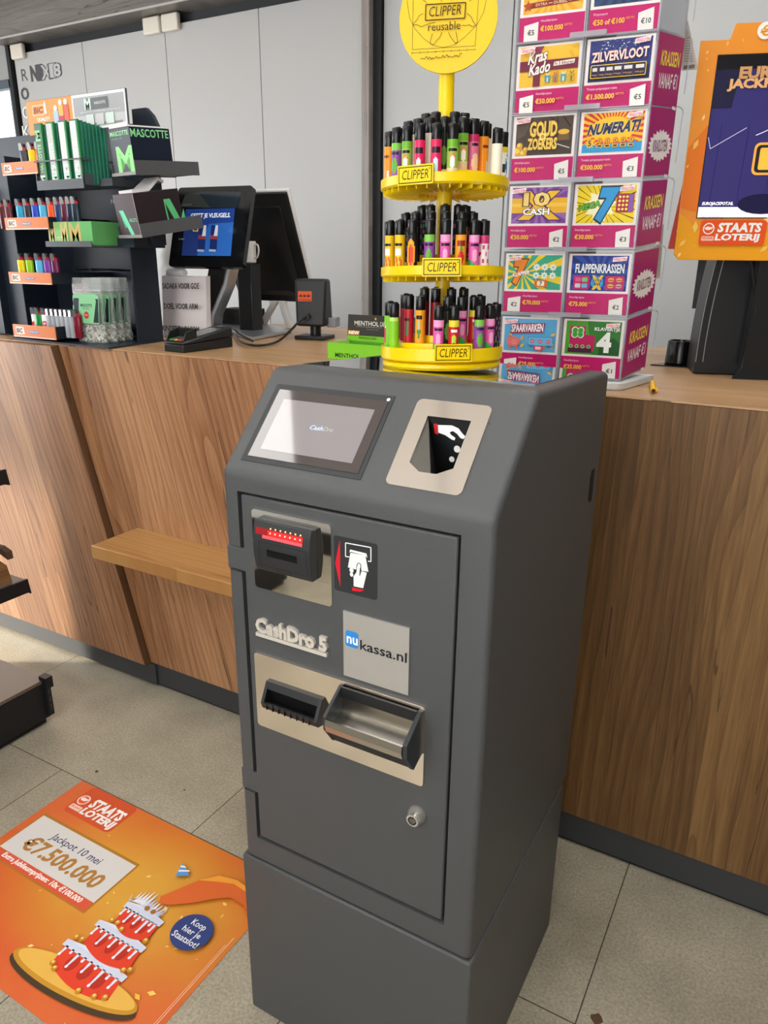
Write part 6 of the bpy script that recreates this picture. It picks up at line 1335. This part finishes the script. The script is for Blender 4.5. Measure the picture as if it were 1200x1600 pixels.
for k in range(46):
    x, y = rr.uniform(20, 750), rr.uniform(10, 430); s_ = rr.choice([3, 4, 5, 8, 11])
    if 20 < x < 405 and 215 < y < 405: continue
    a.ell(x, y, s_, s_ * rr.uniform(.3, .6), rr.choice(['#f7cf6a', '#f4be48', '#f9dc92']), 4, rr.uniform(0, 3))
# plate and three-tier cake
a.ell(530, 82, 178, 40, '#4a3a28', 40, .10); a.ell(526, 92, 176, 38, '#c9912f', 40, .10); a.ell(526, 96, 166, 32, '#e8b552', 40, .10)
def tier(x0, x1, y0, y1, x0t, x1t):
    P_ = [(x0, y0)] + [(x0 + (x1 - x0) * k / 10, y0 - 16 * sin(pi * k / 10)) for k in range(1, 10)] + [(x1, y0 + 4), (x1t, y1), (x0t, y1)]
    a.poly(P_, '#e2452c')
    for k in range(3): xx = x0 + (x1 - x0) * (.22 + .24 * k); a.ell(xx, y0 + (y1 - y0) * .42, (x1 - x0) * .085, (y1 - y0) * .34, '#b93222', 16)
    w_ = x1t - x0t; top = [(x0t - 5, y1 - 4)]
    top = [(x0t - 6, y1 + 5)] + [(x0t + w_ * k / 10, y1 + 5 + 11 * sin(pi * k / 10)) for k in range(1, 10)] + [(x1t + 6, y1 + 6)]
    dr = []
    ds = [28, 10, 44, 12, 34, 9, 52, 14, 30, 12, 40]
    for k in range(11): t_ = 1 - k / 10; xx = x0t - 6 + (w_ + 12) * t_; dr += [(xx + 3, y1 - 6), (xx, y1 - 6 - ds[k] * (y1 - y0) / 100)]
    a.poly(top, '#dfe2ef', False); n_ = len(dr)
    a.poly([(x0t - 6, y1 + 5), (x1t + 6, y1 + 6), (x1t + 5, y1 - 10), (x0t - 5, y1 - 12)], '#d3d8ea', False)
    for k in range(9): xx = x0t + w_ * (k + .5) / 9; L_ = ds[k] * (y1 - y0) / 70; a.poly([(xx - 4, y1 - 8), (xx + 4, y1 - 8), (xx + 2, y1 - 8 - L_), (xx - 2, y1 - 8 - L_)], '#dfe2ef', False)
    a.k += 1
    for k in range(9): xx = x0t + w_ * (k + .5) / 9; L_ = ds[k] * (y1 - y0) / 70; a.ell(xx, y1 - 8 - L_, 3.6, 4.4, '#eceefa', 8)
tier(452, 630, 92, 150, 436, 618); tier(470, 612, 166, 222, 458, 600); tier(486, 592, 240, 292, 476, 584)
for x, y in ((455, 95), (470, 88), (560, 78), (600, 86), (622, 96), (446, 165), (462, 168), (618, 168), (606, 160), (480, 238), (498, 240), (592, 238), (520, 232)): a.circ(x, y, 7, '#c98a2a', 10); a.circ(x - 1.5, y + 2, 3.5, '#f3cf74', 8)
for k in range(16):
    an = pi * (.05 + .9 * k / 15); r_ = rr.uniform(34, 66); a.poly([(520 + 50 * cos(an + .12), 296 + 8 * sin(an)), (520 + 50 * cos(an - .12), 296 + 8 * sin(an)), (525 + r_ * 1.05 * cos(an), 300 + r_ * .9 * sin(an))], rr.choice(['#dfe2f0', '#c9d0e6', '#eef0f8']), False)
a.k += 1
for x in (528, 548): a.circ(x, 304, 7, '#a8702a', 10)
# plain orange swoosh behind the cake
a.poly([(530, 346), (548, 380), (575, 430), (610, 468), (660, 480), (720, 470), (770, 440), (770, 400), (720, 428), (680, 430), (650, 408), (610, 370), (570, 340), (540, 328)], '#dc6a32')
a.poly([(575, 430), (610, 468), (660, 480), (720, 470), (720, 460), (660, 466), (618, 450)], '#f2a03c')
a.poly([(515, 410), (545, 430), (499, 452)], '#5f9ad6'); a.poly([(511, 424), (537, 440), (531, 442), (508, 430)], '#e9eef6'); a.poly([(505, 438), (520, 444), (513, 447), (502, 444)], '#e9eef6')
a.ell(668, 308, 50, 49, '#35457e', 36); a.text('Koop', 650, 318, 690, 340, '#f3f3f6', bold=.02); a.text('hier je', 643, 296, 695, 316, '#f3f3f6', bold=.02); a.text('Staatslot!', 632, 278, 706, 294, '#f3f3f6', bold=.02)
a.line([(762, 40), (764, 345)], 1.2, '#f9d8c0'); a.line([(757, 40), (759, 320)], .8, '#f9d8c0')
m.obj('print', fs)

# small bits of litter on the floor
for (px, py, s_, lab) in ((151, 1206, .006, 'small dark crumb on the floor above the orange sticker'), (931, 1592, .016, 'small brown leaf scrap on the floor tiles right of the cash machine'), (288, 1235, .003, 'tiny dark speck on the floor between sticker and counter')):
    p = uz(px, py, 0); rr = random.Random(px); m = MB(); n = 9
    m.prism([(s_ * (.5 + .5 * rr.random()) * cos(2 * pi * k / n), s_ * (.4 + .5 * rr.random()) * sin(2 * pi * k / n)) for k in range(n)], 'Z', 0, .002, mat('litter_brown', '#5a4228', .8)); o = m.obj('litter'); o.location = (p.x, p.y, .0003); tag(o, lab, 'litter')

# ================================================================== SHOP SHELVING (far left)
SHB = mat('shelving_black', '#17181b', .5)
DECK = mat('deck_brown', '#6b5a50', .35)
gx, gy = -2.055, 1.315
gon = thing('shop_shelving', 'black shop shelving unit at the left edge, only its end and shelf tips in view', 'shelving', (0, 0, 0))
MB().box(-2.76, gx, -.9, gy - .005, 0, .028, SHB).box(-2.76, gx + .02, -.9, gy, .028, .158, SHB).obj('plinth', gon, .002)
MB().box(-2.76, gx + .022, -.9, gy + .002, .160, .172, DECK).obj('base_deck', gon, .001)
m = MB().box(gx + .008, gx + .034, gy - .012, gy + .006, .040, .150, SHB).box(gx + .010, gx + .045, gy - .016, gy + .010, .146, .186, SHB)
for k in range(3): m.box(gx + .0345, gx + .0348, gy - .004 , gy - .001, .060 + .03 * k, .080 + .03 * k, mat('slot_grey', '#55585c', .5)).box(gx + .012 + .009 * k, gx + .016 + .009 * k, gy + .0061, gy + .0064, .06, .085, mat('slot_grey', '#55585c', .5))
m.obj('end_bracket', gon, .001)
MB().box(-2.81, -2.76, -.9, gy, 0, 1.75, SHB).obj('back_panel', gon)  # unseen panel, placed so its edge cuts off the sunlight on the counter
for (px, py, nm_) in ((42, 906, 0), (8, 735, 1)):
    p = uy(px, py, gy - .02); m = MB().box(-2.76, p.x, -.9, gy - .02, p.z - .004, p.z, DECK).box(p.x - .002, p.x + .006, -.9, gy - .02, p.z - .040, p.z + .004, SHB).prism([(-2.76, p.z - .006), (p.x, p.z - .006), (p.x + .008, p.z - .045), (-2.76, p.z - .09)], 'Y', gy - .02, gy - .016, SHB)
    m.obj('shelf', gon)
    if nm_ == 0: zsh = p.z
p = uy(12, 905, gy - .10)
o = MB().prism([(0, 0), (.055, 0), (.04, .05), (0, .06)], 'Y', 0, .08, wood('basket_brown', '#4a3220', '#6e4c2c', '#8f673c', plank=.02, axis='ZX')).obj('basket'); o.location = (uy(-38, 905, gy - .13).x, gy - .13, zsh + .0005); tag(o, 'brown basket-like product on the shelf tip at the left edge', 'basket')
p = uy(0, 866, gy - .05)
m = MB().prism([(-.25, .0), (.0, .0), (.035, -.012), (.032, .012), (.0, .022), (-.25, .022)], 'Y', 0, .02, mat('prong_brown', '#4c3a2c', .5)); m.box(-.20, -.18, .004, .016, zsh - p.z, .0, SHB); o = m.obj('shelf_divider', gon); o.location = (p.x, gy - .05, p.z)
